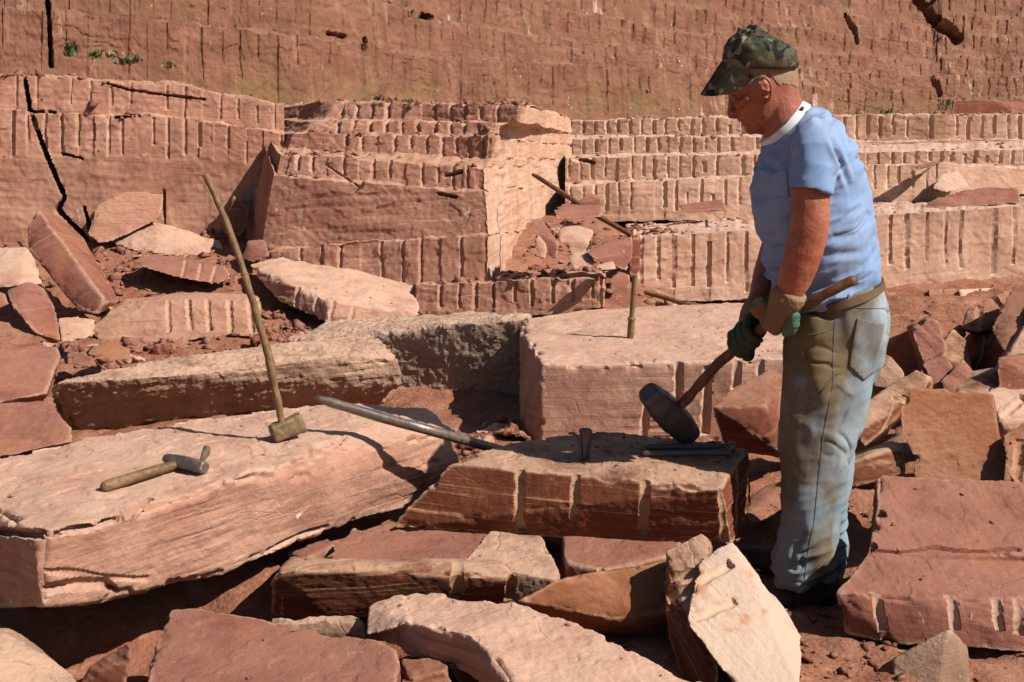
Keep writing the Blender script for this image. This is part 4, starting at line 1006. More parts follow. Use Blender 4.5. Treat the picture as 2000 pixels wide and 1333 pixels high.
DARKSTEEL = steel_mat('dark_steel', (.085, .08, .08), rust=(.12, .06, .032), amt=.5, rough=.42, metal=.3)
BRASSY = steel_mat('ochre_rusted_steel', (.16, .12, .07), rust=(.20, .115, .042), amt=.9, rough=.55, metal=.5, dustc=(.30, .19, .105))
IRON = steel_mat('worn_iron', (.14, .12, .10), rust=(.20, .10, .05), amt=.7, rough=.4, metal=.6)

def mesh_obj(name, build, mat, parent=None, vox=0, sm=0, ang=35, noise_amp=0, nsc=20, sub=0):
    bm = bmesh.new(); build(bm)
    me = bm_mesh(bm, name)
    if vox: me = remesh(me, vox, sm)
    if noise_amp:
        co = getco(me); no = getno(me); setco(me, co + no * (fbm(co * nsc, 3, len(co)) * noise_amp)[:, None])
    smooth(me, ang)
    return link_mesh(name, me, mat, parent)

# long crooked handled hammer balanced on the slab
t = empty('long_hammer', g(558, 864, .402), 'hammer with a long crooked wooden handle standing upright on the left slab', 'hammer')
hp = [y(402, 342, 3.93), y(430, 405, 3.92), y(446, 445, 3.92), y(465, 498, 3.91), y(480, 545, 3.9), y(497, 600, 3.9), y(508, 640, 3.9), y(524, 690, 3.9), y(532, 735, 3.89), y(544, 792, 3.89), y(551, 832, 3.89)]
mesh_obj('handle', lambda bm: add_tube(bm, spline(hp, 50), list(np.interp(np.linspace(0, 1, 50), [0, .2, .45, .5, .6, .8, 1], [.0105, .011, .0115, .0135, .0125, .014, .0125])), 12), WOOD, t, noise_amp=.0035, nsc=22)
def lh(bm):
    c0, c1 = y(530, 848, 3.885), y(591, 824, 3.93)
    st = [(c0 + (c1 - c0) * k, a, b) for k, a, b in ((0, .026, .023), (.05, .029, .026), (.3, .030, .028), (.55, .031, .028), (.85, .034, .029), (.97, .034, .028), (1, .030, .025))]
    add_loft(bm, st, 24, power=5)
mesh_obj('hammer_head', lh, BRASSY, t, vox=.0025, sm=1, noise_amp=.003, nsc=30)

# hand hammer lying on the slab
t = empty('hand_hammer', g(300, 925, .402), 'short handled hammer lying on its side on the left slab', 'hammer')
a0, a1 = g(199, 952, .417), g(352, 905, .424)
mesh_obj('handle', lambda bm: add_tube(bm, [a0 + (a1 - a0) * k for k in (0, .02, .08, .3, .6, .85, 1, 1.12)], [.008, .0145, .0165, .0165, .0155, .0145, .013, .012], 16), WOOD, t, noise_amp=.0025, nsc=18)
def hh(bm):
    c0 = g(322, 896, .43); c1 = g(401, 915, .42); d = (c1 - c0)
    add_loft(bm, [(c0, .014, .010), (c0 + d * .06, .02, .013), (c0 + d * .3, .024, .018), (c0 + d * .6, .026, .021), (c0 + d * .85, .024, .021), (c0 + d * .97, .021, .019), (c0 + d, .017, .016)], 20, S=Vector((0, .6, .8)), power=4)
mesh_obj('hammer_head', hh, IRON, t, vox=.0024, sm=1, noise_amp=.002, nsc=30)
mesh_obj('wedge', lambda bm: add_loft(bm, [(g(392, 903, .42), .004, .014), (g(398, 890, .432), .008, .016), (g(404, 880, .437), .012, .017)], 16, power=4), IRON, t, vox=.002)

# crowbar with its point in the air
t = empty('crowbar', y(985, 884, 4.27), 'long grey steel crowbar resting on the left slab, its point raised', 'crowbar')
bp = [y(616, 777, 3.98), y(630, 781, 3.98), y(655, 789, 3.98), y(700, 802, 3.98), y(760, 820, 3.98), y(820, 836, 3.98), y(860, 847, 4.02), y(900, 858, 4.09), y(1000, 886, 4.30), y(1050, 900, 4.42)]
mesh_obj('bar', lambda bm: add_tube(bm, spline(bp, 40), list(np.interp(np.linspace(0, 1, 40), [0, .04, .2, .5, 1], [.004, .010, .0165, .0175, .0175])), 14), STEEL, t, noise_amp=.0015, nsc=14)

# upright rod in the pale block
t = empty('steel_rod', g(1231, 658, .38), 'jointed steel rod standing upright in the top of the big pale block', 'steel rod')
r0 = g(1231, 660, .378); up = (y(1240, 538, 5.72) - r0)
mesh_obj('rod', lambda bm: add_tube(bm, [r0 - up * .05, r0 + up * .30, r0 + up * .31, r0 + up], [.0165, .0165, .0125, .0125], 14), BRASSY, t)
mesh_obj('collar_ring', lambda bm: add_tube(bm, [r0 + up * .28, r0 + up * .29, r0 + up * .32, r0 + up * .33], [.0165, .020, .020, .0135], 16), BRASSY, t)

# wedge and feathers in the middle drill hole
t = empty('splitting_wedge', g(1140, 903, zb), 'steel wedge between two curled shims driven into the drilled red block', 'wedge')
wb = g(1141, 902, zb - .01); wt = Vector((.003, -.008, .108))
mesh_obj('wedge', lambda bm: add_loft(bm, [(wb, .006, .010), (wb + wt * .6, .012, .012), (wb + wt * .88, .018, .016), (wb + wt, .023, .019), (wb + wt * 1.06, .017, .015)], 16, power=3), DARKSTEEL, t)
for sx in (-1, 1):
    mesh_obj('shim', lambda bm: add_loft(bm, [(wb + Vector((sx * .011, -.003, -.005)), .005, .012), (wb + wt * .55 + Vector((sx * .018, -.003, 0)), .005, .013), (wb + wt * .82 + Vector((sx * .026, -.002, 0)), .0045, .012),
             (wb + wt * .93 + Vector((sx * .040, 0, 0)), .004, .011), (wb + wt * .93 + Vector((sx * .056, 0, -.001)), .003, .009)], 14, power=3), DARKSTEEL, t)

# drill steels lying on the block
for lab, (x0, y0), (x1, y1), r, mt in (('dark steel drill lying on the red block, the one with a shiny round end', (1262, 874), (1436, 873), .0135, STEEL),
                                    ('plain dark steel bar lying on the red block in front of the shiny ended drill', (1256, 886), (1428, 884), .012, DARKSTEEL)):
    t = empty('drill_steel', g((x0 + x1) / 2, y0, zb), lab, 'steel bar', 'steel bars on the drilled block')
    p0 = g(x0, y0, zb + r + .004); p1 = g(x1, y1, zb + r + .008); d = p1 - p0
    mesh_obj('bar', lambda bm: add_tube(bm, [p0, p0 + d * .03, p0 + d * .75, p0 + d * .77, p0 + d * .93], [r * .5, r * .85, r * .85, r, r], 12), DARKSTEEL, t)
    mesh_obj('bar_end', lambda bm: add_tube(bm, [p0 + d * .93, p0 + d * .94, p0 + d * .99, p0 + d], [r * 1.1, r * 1.35, r * 1.35, r * 1.15], 16), mt, t)

# bars and sticks in the distance
t = empty('steel_pole', y(1235, 460, 8.4), 'long pole leaning on the heap of stones against the sunlit flank', 'pole')
mesh_obj('pole', lambda bm: add_tube(bm, [y(1040, 341, 8.9), y(1048, 345, 8.88), y(1110, 385, 8.72), y(1170, 424, 8.56), y(1234, 460, 8.40)], [.012, .016, .018, .018, .018], 12), WOODD, t)
o = mesh_obj('wooden_stick', lambda bm: add_tube(bm, spline([y(1260, 571, 8.6), y(1300, 582, 8.5), y(1340, 594, 8.4), y(1380, 600, 8.3)], 14), .018, 10), WOOD)
tag(o, 'long wooden stick lying behind the big pale block', 'stick')
o = mesh_obj('wooden_stick', lambda bm: add_tube(bm, spline([y(1284, 594, 8.0), y(1300, 598, 7.95), y(1322, 604, 7.9)], 10), [.022, .02, .02, .018, .018, .016, .016, .014, .012, .012], 10), WOODD)
tag(o, 'short dark stick stub behind the big pale block', 'stick')
o = mesh_obj('steel_peg', lambda bm: add_tube(bm, [y(1381, 456, 10.2), y(1380.5, 440, 10.2), y(1380, 430, 10.2), y(1380, 429, 10.2)], [.012, .012, .014, .010], 10), DARKSTEEL)
tag(o, 'small dark steel peg standing on the ledge left of the worker', 'peg')


# ------------------------------------------------------------------ the worker and his sledgehammer
K = 1.07                                          # he stands a little farther off than first measured
_y, _loft, _tube, _ball = y, add_loft, add_tube, add_ball
def y(px, py, Y): return _y(px, py, Y * K)
def add_loft(bm, st, *a, **k): return _loft(bm, [(c, p * K, q * K) for c, p, q in st], *a, **k)
def add_tube(bm, pts, radii, *a, **k): return _tube(bm, pts, [r * K for r in radii] if hasattr(radii, '__len__') else radii * K, *a, **k)
def add_ball(bm, c, r, *a, **k): return _ball(bm, c, r * K, *a, **k)
# the sledge hammer the worker holds
HB = [y(1332, 790, 3.78), y(1352, 768, 3.76), y(1376, 740, 3.73), y(1400, 714, 3.70), y(1425, 692, 3.675), y(1455, 668, 3.64), y(1490, 640, 3.58), y(1530, 618, 3.50), y(1565, 601, 3.45), y(1610, 576, 3.415), y(1650, 555, 3.40), y(1672, 546, 3.395)]
t = empty('sledgehammer', y(1308, 866, 3.8), 'heavy sledgehammer with a dark barrel head held in both gloved hands', 'sledgehammer')
mesh_obj('handle', lambda bm: add_tube(bm, spline(HB, 60), list(np.interp(np.linspace(0, 1, 60), [0, .3, .6, .9, .97, 1], [.0165, .0165, .0145, .0150, .0155, .010])), 14), WOODD, t, noise_amp=.003, nsc=16)
def sh(bm):
    c0, c1 = y(1264, 766, 3.74), y(1350, 851, 3.86); d = c1 - c0
    add_loft(bm, [(c0, .028, .030), (c0 + d * .04, .034, .036), (c0 + d * .25, .046, .044), (c0 + d * .5, .050, .047), (c0 + d * .75, .047, .045), (c0 + d * .96, .036, .037), (c0 + d, .029, .030)], 28, power=3.2)
mesh_obj('hammer_head', sh, DARKSTEEL, t, vox=.0028, sm=1, noise_amp=.003, nsc=20)
MY = 3.63
def fabric(name, a, b, dirt=None, damt=0.0, weave=900, rough=.9, dsc=4.0, bumps=.25, dirt2=None):
    t = NT(name); pos = t.new('ShaderNodeNewGeometry').outputs['Position']
    n = t.noise(pos, 6, 5, .6); s = t.noise(pos, 260, 3, .6)
    c = t.mix(t.sstep(n, .35, .65), a, b)
    if dirt is not None:
        d = t.noise(t.map(pos, (1, 1, .55)), dsc, 6, .62, .4)
        c = t.mix(t.math('MULTIPLY', t.sstep(d, .44, .62), damt), c, dirt)
    if dirt2 is not None:
        d = t.math('MULTIPLY', t.attr('dirt'), t.sstep(t.noise(t.map(pos, (1, 1, .7)), 9, 6, .7), .2, .56))
        d = t.math('MULTIPLY', d, .9)
        c = t.mix(d, c, dirt2)
    c = t.mix(t.math('MULTIPLY', t.sstep(s, .45, .75), .35), c, [x * .6 for x in a])
    return t.finish(c, rough, t.bump(t.math('ADD', s, t.math('MULTIPLY', n, .4)), bumps, .002), .15)
def skin_mat():
    t = NT('tanned_skin'); pos = t.new('ShaderNodeNewGeometry').outputs['Position']
    n = t.noise(pos, 14, 5, .6); s = t.noise(pos, 190, 4, .65)
    c = t.mix(t.sstep(n, .35, .65), (.37, .125, .066), (.28, .078, .040)); c = t.mix(t.math('MULTIPLY', t.sstep(s, .48, .68), .5), c, (.22, .065, .035)); c = t.mix(t.math('MULTIPLY', t.sstep(t.noise(pos, 60, 4, .6), .55, .7), .35), c, (.46, .20, .12))
    t.finish(c, .52, t.bump(t.math('ADD', s, t.noise(pos, 70, 4, .6)), .5, .0025), .4)
    t.b.inputs['Subsurface Weight'].default_value = .08; t.b.inputs['Subsurface Radius'].default_value = (.01, .004, .002)
    return t.m
def camo_mat():
    t = NT('camouflage_cloth'); pos = t.new('ShaderNodeNewGeometry').outputs['Position']
    c = t.mix(t.sstep(t.noise(pos, 19, 2, .5, .8), .52, .55), (.040, .052, .026), (.085, .075, .045))
    c = t.mix(t.sstep(t.noise(t.map(pos, loc=(3, 1, 7)), 22, 2, .5, .9), .54, .57), c, (.075, .042, .022))
    c = t.mix(t.sstep(t.noise(t.map(pos, loc=(9, 4, 2)), 20, 2, .5, .9), .55, .58), c, (.014, .014, .013))
    c = t.mix(t.sstep(t.noise(t.map(pos, loc=(5, 8, 3)), 17, 2, .5, .9), .62, .65), c, (.20, .17, .11))
    s = t.noise(pos, 420, 3, .6)
    return t.finish(c, .85, t.bump(s, .3, .0015), .2)
SKIN = skin_mat()
SHIRT = fabric('blue_cotton', (.185, .285, .47), (.225, .33, .52), dirt=(.30, .32, .40), damt=.4, bumps=.2)
WHITE = fabric('white_cotton', (.74, .73, .73), (.78, .77, .76), bumps=.15)
JEANS = fabric('faded_denim', (.20, .262, .295), (.285, .352, .385), dirt=(.165, .125, .066), damt=.95, dsc=6.0, bumps=.35, dirt2=(.14, .090, .036))
DENIM_SEAM = fabric('denim_seam', (.10, .12, .13), (.16, .17, .17), dirt=(.2, .15, .08), damt=.5)
BELT = fabric('brown_leather', (.10, .06, .035), (.17, .11, .06), rough=.6)
KNIT = fabric('brown_knit', (.23, .145, .085), (.28, .18, .11), dirt=(.14, .10, .05), damt=.5, bumps=.7)
GREEN = fabric('green_rubber_glove', (.030, .10, .055), (.04, .15, .085), dirt=(.10, .085, .04), damt=.6, rough=.6, bumps=.4)
DGREEN = fabric('dark_green_glove', (.03, .065, .035), (.045, .085, .04), dirt=(.07, .055, .025), damt=.6, rough=.7, bumps=.5)
BOOT = fabric('dusty_boot_leather', (.055, .05, .035), (.10, .085, .06), dirt=(.20, .13, .085), damt=.6, rough=.7, dsc=12)
SOLE = fabric('black_rubber', (.02, .018, .016), (.03, .028, .025), rough=.8)
HAIR = fabric('cropped_grey_hair', (.20, .125, .075), (.30, .20, .125), weave=1, bumps=1.0)
EYE = NT('eye_shaded'); EYE = EYE.finish((.12, .085, .07), .35)  # white of the eye coloured dark: the face's shade is painted in
CAMO = camo_mat()

person = empty('person', _y(1575, 1175, 3.78), 'worker in camouflage cap, blue short sleeved shirt and dirty jeans swinging a sledgehammer', 'person')

# head frame in photo pixels: f = forwards (down to the left), u = up along the face
def hd(f, u, s=0.0):
    px = 1490 + f * (-.866) + u * (-.5); py = 190 + f * .5 + u * (-.866)
    return y(px, py, MY + s * .00148)
def head_sections(bm):
    st = [(-62, 40, -5, 16), (-54, 50, -20, 26), (-44, 57, -40, 35), (-32, 60.5, -58, 41), (-24, 60, -64, 44), (-14, 62, -72, 47), (0, 58.5, -79, 50), (14, 55.5, -83, 52), (26, 54, -85, 53), (36, 56.5, -85.5, 53.5), (46, 59, -85, 54),
          (58, 59, -83, 54), (72, 56, -79, 53), (88, 46, -70, 48), (102, 28, -54, 36), (110, 8, -32, 20)]
    n = 32; rings = []
    for (u, fr, bk, w) in st:
        c = (fr + bk) / 2; h = (fr - bk) / 2; ring = []
        for k in range(n):
            t = 2 * math.pi * k / n; ct, stt = math.cos(t), math.sin(t)
            ff = c + h * math.copysign(abs(ct) ** (.85 if ct > 0 else .95), ct)
            # the face is narrower than the back of the skull
            nar = 1 - .20 * max(0, ct) ** 1.5 * (1.25 if u < 0 else .8)
            ss = w * math.copysign(abs(stt) ** .82, stt) * nar
            ring.append(bm.verts.new(hd(ff, u, ss)))
        rings.append(ring)
    fs = []
    for i in range(len(rings) - 1):
        for k in range(n): fs.append(bm.faces.new((rings[i][k], rings[i][(k + 1) % n], rings[i + 1][(k + 1) % n], rings[i + 1][k])))
    fs.append(bm.faces.new(rings[0][::-1])); fs.append(bm.faces.new(rings[-1]))
    bmesh.ops.recalc_face_normals(bm, faces=fs)
px2m = .00148
def blob(bm, f, u, s, r, sc=(1, 1, 1)): add_ball(bm, hd(f, u, s), r * px2m, sc, 16)
def body(bm):
    head_sections(bm)
    # nose, brow, cheek, lips, chin
    add_tube(bm, [hd(53, 34), hd(57, 26), hd(63, 15), hd(69, 6), hd(71.5, 0), hd(66, -4), hd(58, -6)], [q * px2m for q in (4.5, 5, 6.2, 7.6, 8.2, 7, 4)], 14)
    for s in (-1, 1):
        blob(bm, 61, -1, s * 7.5, 6.2)
        add_tube(bm, [hd(59, 44, s * 4), hd(59.5, 46, s * 16), hd(54, 45, s * 30), hd(46, 41, s * 38)], [q * px2m for q in (5, 6.5, 6.5, 5)], 10)
        add_tube(bm, [hd(50, 10, s * 26), hd(40, 12, s * 40), hd(24, 14, s * 47)], [q * px2m for q in (9, 9, 7)], 10)
        # ear
        rim = [hd(-4 + a, b, s * (52 + c)) for a, b, c in ((4, 26, 1), (-2, 33, 5), (-11, 35, 9), (-19, 30, 12), (-22, 19, 12), (-19, 7, 10), (-13, -3, 7), (-6, -9, 4), (0, -10, 1), (2, -4, 0))]
        add_tube(bm, spline(rim, 26), [q * px2m for q in np.interp(np.linspace(0, 1, 26), [0, .3, .7, .85, 1], [3, 3.6, 3.4, 4.6, 3])], 10)
        add_loft(bm, [(hd(-11, 27, s * 55), 9 * px2m, 2.5 * px2m), (hd(-12, 16, s * 55), 10 * px2m, 2.2 * px2m), (hd(-9, 2, s * 54), 7 * px2m, 2.4 * px2m)], 14, S=Vector((0, 1, 0)))
    add_tube(bm, [hd(52, -17, -17), hd(59, -16, -9), hd(61.5, -15.5, 0), hd(59, -16, 9), hd(52, -17, 17)], [q * px2m for q in (2, 3.6, 4.2, 3.6, 2)], 10)
    add_tube(bm, [hd(51, -25, -15), hd(57.5, -25.5, -8), hd(60, -26, 0), hd(57.5, -25.5, 8), hd(51, -25, 15)], [q * px2m for q in (2, 3.6, 4.4, 3.6, 2)], 10)
    blob(bm, 52, -43, 0, 11, (1, 1.3, 1))
    # neck
    add_loft(bm, [(y(1512, 170, MY), .066, .062), (y(1520, 205, MY), .066, .064), (y(1527, 232, MY), .070, .066), (y(1538, 256, MY), .070, .070), (y(1556, 296, MY), .07, .09)], 24)
    # trunk under the shirt
    add_loft(bm, [(y(1545, 280, MY), .075, .09), (y(1566, 315, MY), .115, .165), (y(1583, 400, MY), .135, .16), (y(1598, 500, MY), .12, .15), (y(1628, 600, MY), .10, .14), (y(1632, 670, MY), .11, .14)], 24, power=2.4)
    # near (left) arm
    add_tube(bm, [y(1588, 290, 3.47), y(1587, 340, 3.425)], [.045, .05], 16)
    add_loft(bm, [(y(1587, 325, 3.43), .053, .052), (y(1585, 365, 3.405), .053, .050), (y(1583, 400, 3.395), .0525, .049), (y(1582, 430, 3.39), .0535, .048), (y(1580, 455, 3.388), .053, .047), (y(1570, 490, 3.392), .0535, .047),
                  (y(1561, 520, 3.40), .051, .045), (y(1551, 550, 3.41), .046, .041), (y(1541, 575, 3.42), .038, .036), (y(1532, 595, 3.43), .032, .031), (y(1525, 612, 3.44), .030, .028)], 24)
    add_ball(bm, y(1601, 462, 3.392), .022, (1, 1, 1.2))
    # far (right) arm
    add_loft(bm, [(y(1562, 300, 3.83), .055, .055), (y(1548, 370, 3.88), .05, .05), (y(1530, 440, 3.90), .047, .047), (y(1512, 490, 3.88), .045, .045), (y(1496, 535, 3.82), .040, .040), (y(1482, 580, 3.74), .031, .031), (y(1468, 615, 3.68), .030, .028), (y(1462, 640, 3.655), .030, .024)], 20)
    # legs
    add_loft(bm, [(y(1628, 650, 3.55), .10, .085), (y(1612, 770, 3.53), .085, .08), (y(1592, 880, 3.51), .065, .065), (y(1580, 1000, 3.50), .055, .055), (y(1582, 1110, 3.51), .04, .04)], 18)
    add_loft(bm, [(y(1628, 650, 3.71), .10, .085), (y(1615, 770, 3.74), .085, .08), (y(1602, 880, 3.76), .065, .065), (y(1600, 1000, 3.79), .055, .055), (y(1598, 1085, 3.80), .04, .04)], 18)
bm = bmesh.new(); body(bm); bme = bm_mesh(bm, 'body'); bme = remesh(bme, .0030, 2)
co = getco(bme); no = getno(bme)
# eye sockets and mouth slit
for s in (-1, 1):
    e = np.array(hd(53, 27, s * 21)); d = np.linalg.norm(co - e, axis=1); co = co - no * (np.exp(-(d / .014) ** 2) * .007)[:, None]
for s in (-14, -7, 0, 7, 14):
    e = np.array(hd(62 - abs(s) * .25, -21, s)); d = np.linalg.norm((co - e), axis=1); co = co - no * (np.exp(-(d / .005) ** 2) * .002)[:, None]
e = np.array(hd(-12, 15, -55)); d = np.linalg.norm(co - e, axis=1); co = co - no * (np.exp(-(d / .009) ** 2) * .004)[:, None]
co = co + no * (fbm(co * 40, 3, 5) * .0009)[:, None]
setco(bme, co); smooth(bme)
link_mesh('body', bme, SKIN, person)
# cropped hair round the back and sides of the head
pxs = []
hf = bmesh.new(); hf.from_mesh(bme)
off = np.array(person.location)
axf = (hd(1, 0) - hd(0, 0)); axu = (hd(0, 1) - hd(0, 0)); o0 = hd(0, 0); L2 = axf.length_squared
def fu(p): q = p + person.location - o0; return q.dot(axf) / L2, q.dot(axu) / axu.length_squared, q.y / px2m / K
kill = []
for f in hf.faces:
    a, b, s = fu(f.calc_center_median())
    lim = np.interp(a, [-90, -60, -30, -22, 5, 14, 26, 40], [-30, -14, 12, 40, 36, 24, 46, 62])
    if not (b > lim + 3 * math.sin(s * .9 + a * .7) and b < 125 and a > -100): kill.append(f)
bmesh.ops.delete(hf, geom=kill, context='FACES'); hf.normal_update()
for v in hf.verts: v.co += v.normal * .0022
hm = bm_mesh(hf, 'hair'); smooth(hm)
hm.transform(Matrix.Translation(person.location))
hm.materials.clear(); link_mesh('hair', hm, HAIR, person)
for s in (-1, 1):
    mesh_obj('eye', lambda bm: add_ball(bm, hd(43, 27, s * 21), .0115), EYE, person)

# cap
def cap(bm):
    st = [(1484, 136, 73, .094), (1484, 128, 74, .096), (1484.5, 116, 74, .097), (1487, 103, 72.5, .096), (1491, 94, 69, .092), (1494, 85, 62, .083), (1496, 77, 52, .070), (1499, 71, 38, .050), (1501, 67.5, 22, .030), (1502, 66.5, 8, .012)]
    add_loft(bm, [(y(a, b, MY), w * px2m, d) for a, b, w, d in st], 36, power=2.15)
cm = bmesh.new(); cap(cm); cm = remesh(bm_mesh(cm, 'cap'), .004, 1)
co = getco(cm); no = getno(cm)
top = np.clip((co[:, 2] - y(1484, 118, MY).z) / .09, 0, 1)
co = co + no * ((fbm(co * 13, 3, 77) * .018 - np.abs(noise(co * 19, 78)) * .016 + .003) * (.2 + top))[:, None]
setco(cm, co); smooth(cm)
capo = link_mesh('cap', cm, CAMO, person); capo['_o'] = tuple(person.location)
def brim(bm):
    na, nr = 24, 10; th = .0035
    gridv = []
    for lay in (0, 1):
        G = []
        for i in range(na + 1):
            a = -1 + 2 * i / na; th_ = a * R(82); row = []
            for j in range(nr + 1):
                r = j / nr; out = 70 * math.sqrt(max(0, 1 - abs(a) ** 2.6)) * r
                drop = (abs(a) ** 2) * 20 + out * .95 - (1 - r) * 4
                px = 1484 - math.cos(th_) * 75 - out * .58; py = 131 + drop * .9 - 8 * (1 - abs(a))
                row.append(bm.verts.new(y(px, py, MY + math.sin(th_) * .096 * (1 - .12 * r)) + Vector((0, 0, -th * lay))))
            G.append(row)
        gridv.append(G)
    A, B = gridv; fs = []
    for i in range(na):
        for j in range(nr):
            fs.append(bm.faces.new((A[i][j], A[i + 1][j], A[i + 1][j + 1], A[i][j + 1])))
            fs.append(bm.faces.new((B[i][j], B[i][j + 1], B[i + 1][j + 1], B[i + 1][j])))
        fs.append(bm.faces.new((A[i][nr], A[i + 1][nr], B[i + 1][nr], B[i][nr]))); fs.append(bm.faces.new((A[i + 1][0], A[i][0], B[i][0], B[i + 1][0])))
    bmesh.ops.remove_doubles(bm, verts=bm.verts[:], dist=.0004); bmesh.ops.recalc_face_normals(bm, faces=bm.faces[:])
mesh_obj('brim', brim, CAMO, capo, ang=50)

# shirt
def shirt(bm):
    T = [(1533, 247, 58, .085), (1546, 262, 76, .135), (1560, 284, 90, .190), (1568, 305, 98, .212), (1574, 338, 107, .215), (1580, 380, 114, .208), (1589, 428, 116, .202), (1597, 465, 112, .197), (1601, 500, 111, .194), (1608, 535, 108, .190), (1614, 560, 101, .184), (1620, 580, 94, .172)]
    add_loft(bm, [(y(a, b, MY), w * px2m, d) for a, b, w, d in T], 40, power=2.35)
    add_loft(bm, [(y(1578, 262, 3.53), .045, .05), (y(1592, 282, 3.46), .066, .066), (y(1595, 305, 3.43), .070, .068), (y(1591, 335, 3.41), .067, .066), (y(1586, 362, 3.40), .062, .063), (y(1583, 377, 3.397), .0625, .063), (y(1584, 374, 3.397), .056, .057), (y(1586, 352, 3.405), .05, .052)], 30)
    add_loft(bm, [(y(1562, 275, 3.74), .05, .05), (y(1566, 300, 3.82), .07, .066), (y(1556, 350, 3.87), .066, .064), (y(1548, 378, 3.885), .062, .062), (y(1549, 374, 3.885), .056, .056), (y(1552, 352, 3.88), .05, .05)], 30)
sm = bmesh.new(); shirt(sm); sm = remesh(bm_mesh(sm, 'shirt'), .0036, 3)
co = getco(sm); no = getno(sm)
bx_ = y(1590, 400, MY)
loc = co - np.array(bx_)
dia = np.stack([loc[:, 0] * 5 + loc[:, 2] * 3, loc[:, 1] * 5, loc[:, 2] * 16 - loc[:, 0] * 9], 1)
wr = (np.abs(noise(dia, 31)) * 1.0 + .45 * np.abs(noise(dia * 2.1, 32))) * (.35 + sstep(-.2, .35, noise(loc * 4.0, 35)))
ver = noise(np.stack([loc[:, 0] * 14 + loc[:, 2] * 4, loc[:, 1] * 14, loc[:, 2] * 3], 1), 33)
low = sstep(-.05, -.26, loc[:, 2])
q_ = np.stack([loc[:, 0] * 4 + loc[:, 2] * 6, loc[:, 1] * 4, loc[:, 2] * 9 - loc[:, 0] * 7], 1)
cre = np.exp(-(noise(q_ + fbm(loc * 5, 2, 36)[:, None] * .8, 37) / .10) ** 2) * sstep(-.15, .3, noise(loc * 3.2, 38))
co = co - no * (cre * .011)[:, None]
co = co + no * (-(wr - .2) * (.015 + .012 * low) + ver * .008 * (1 - low) + fbm(loc * 5, 2, 34) * .012)[:, None]
# folds running from the armpit
for (x0, y0, x1, y1, w, dp) in ((1612, 262, 1640, 330, 6, .012), (1630, 300, 1660, 370, 6, .008), (1622, 345, 1640, 318, 5, .012), (1640, 430, 1690, 400, 6, .006), (1610, 470, 1680, 455, 7, .006), (1600, 500, 1690, 492, 7, .006), (1500, 300, 1530, 350, 7, .006)):
    P0, P1 = np.array(y(x0, y0, 3.44)), np.array(y(x1, y1, 3.44))
    e = P1 - P0; t_ = np.clip(((co - P0)[:, [0, 2]] @ e[[0, 2]]) / (e[[0, 2]] @ e[[0, 2]]), 0, 1)
    d = np.hypot(co[:, 0] - P0[0] - t_ * e[0], co[:, 2] - P0[2] - t_ * e[2]) / (w * px2m)
    near = (co[:, 1] < MY * K) * np.sin(np.pi * np.clip(t_, .02, .98))
    co = co - no * (np.exp(-d * d) * dp * near - np.exp(-(d - 2) ** 2) * dp * .5 * near)[:, None]
setco(sm, co); smooth(sm)
SHBV = bvh_of(sm)
shirto = link_mesh('shirt', sm, SHIRT, person); shirto['_o'] = tuple(person.location)
def collar(bm):
    for c0, c1, w0, w1, d0, d1 in (((1536, 249), (1526, 238.5), 62, 58, .087, .077),):
        add_loft(bm, [(y(*c0, MY), w0 * px2m, d0), (y(*c1, MY), w1 * px2m, d1), (y(c1[0] - 1, c1[1] - 1, MY), (w1 - 1.5) * px2m, d1 - .002), (y(c1[0] + 1, c1[1] + 1, MY), (w1 - 4) * px2m, d1 - .006), (y(c0[0] - 3, c0[1] - 3, MY), (w0 - 6) * px2m, d0 - .008)], 36, cap=False)
mesh_obj('collar', collar, WHITE, shirto)

# jeans
def jeans(bm):
    add_loft(bm, [(y(1634, 556, MY), 82 * px2m, .172), (y(1637, 575, MY), 87 * px2m, .178), (y(1641, 605, MY), 91 * px2m, .186), (y(1638, 645, MY), 96 * px2m, .190), (y(1629, 690, MY), 97 * px2m, .186), (y(1622, 725, MY), 90 * px2m, .16), (y(1618, 745, MY), 80 * px2m, .12)], 40, power=2.3)
    N = [(1636, 620, 90, .10, 3.55), (1628, 690, 96, .105, 3.54), (1614, 760, 87, .105, 3.53), (1602, 830, 81, .102, 3.515), (1591, 885, 74, .097, 3.505), (1586, 950, 65, .088, 3.50), (1583, 1020, 61.5, .083, 3.50), (1576, 1060, 63, .084, 3.50), (1570, 1098, 64, .085, 3.50), (1571, 1122, 62, .083, 3.50), (1572, 1136, 58, .079, 3.50), (1572, 1131, 52, .072, 3.50), (1574, 1100, 44, .062, 3.50)]
    add_loft(bm, [(y(a, b, Y), w * px2m, d) for a, b, w, d, Y in N], 32, power=2.15)
    Fl = [(1636, 620, 90, .10, 3.71), (1628, 690, 92, .105, 3.72), (1618, 770, 82, .105, 3.745), (1608, 850, 72, .10, 3.76), (1604, 900, 66, .095, 3.77), (1604, 960, 62, .088, 3.78), (1602, 1030, 59, .083, 3.79), (1598, 1080, 56, .083, 3.80), (1596, 1115, 55, .08, 3.80), (1596, 1128, 53, .076, 3.80), (1596, 1122, 47, .07, 3.80), (1597, 1095, 40, .06, 3.80)]
    add_loft(bm, [(y(a, b, Y), w * px2m, d) for a, b, w, d, Y in Fl], 32, power=2.15)
jm = bmesh.new(); jeans(jm); jm = remesh(bm_mesh(jm, 'jeans'), .0038, 3)
co = getco(jm); no = getno(jm)
z = (co[:, 2] + .1085) / K; lz = co.copy()
cuff = sstep(.30, .08, z); thigh = sstep(.35, .6, z) * sstep(.95, .8, z)
f1 = np.abs(noise(np.stack([co[:, 0] * 5 + z * 6, co[:, 1] * 5, z * 24 - co[:, 0] * 8], 1), 51))
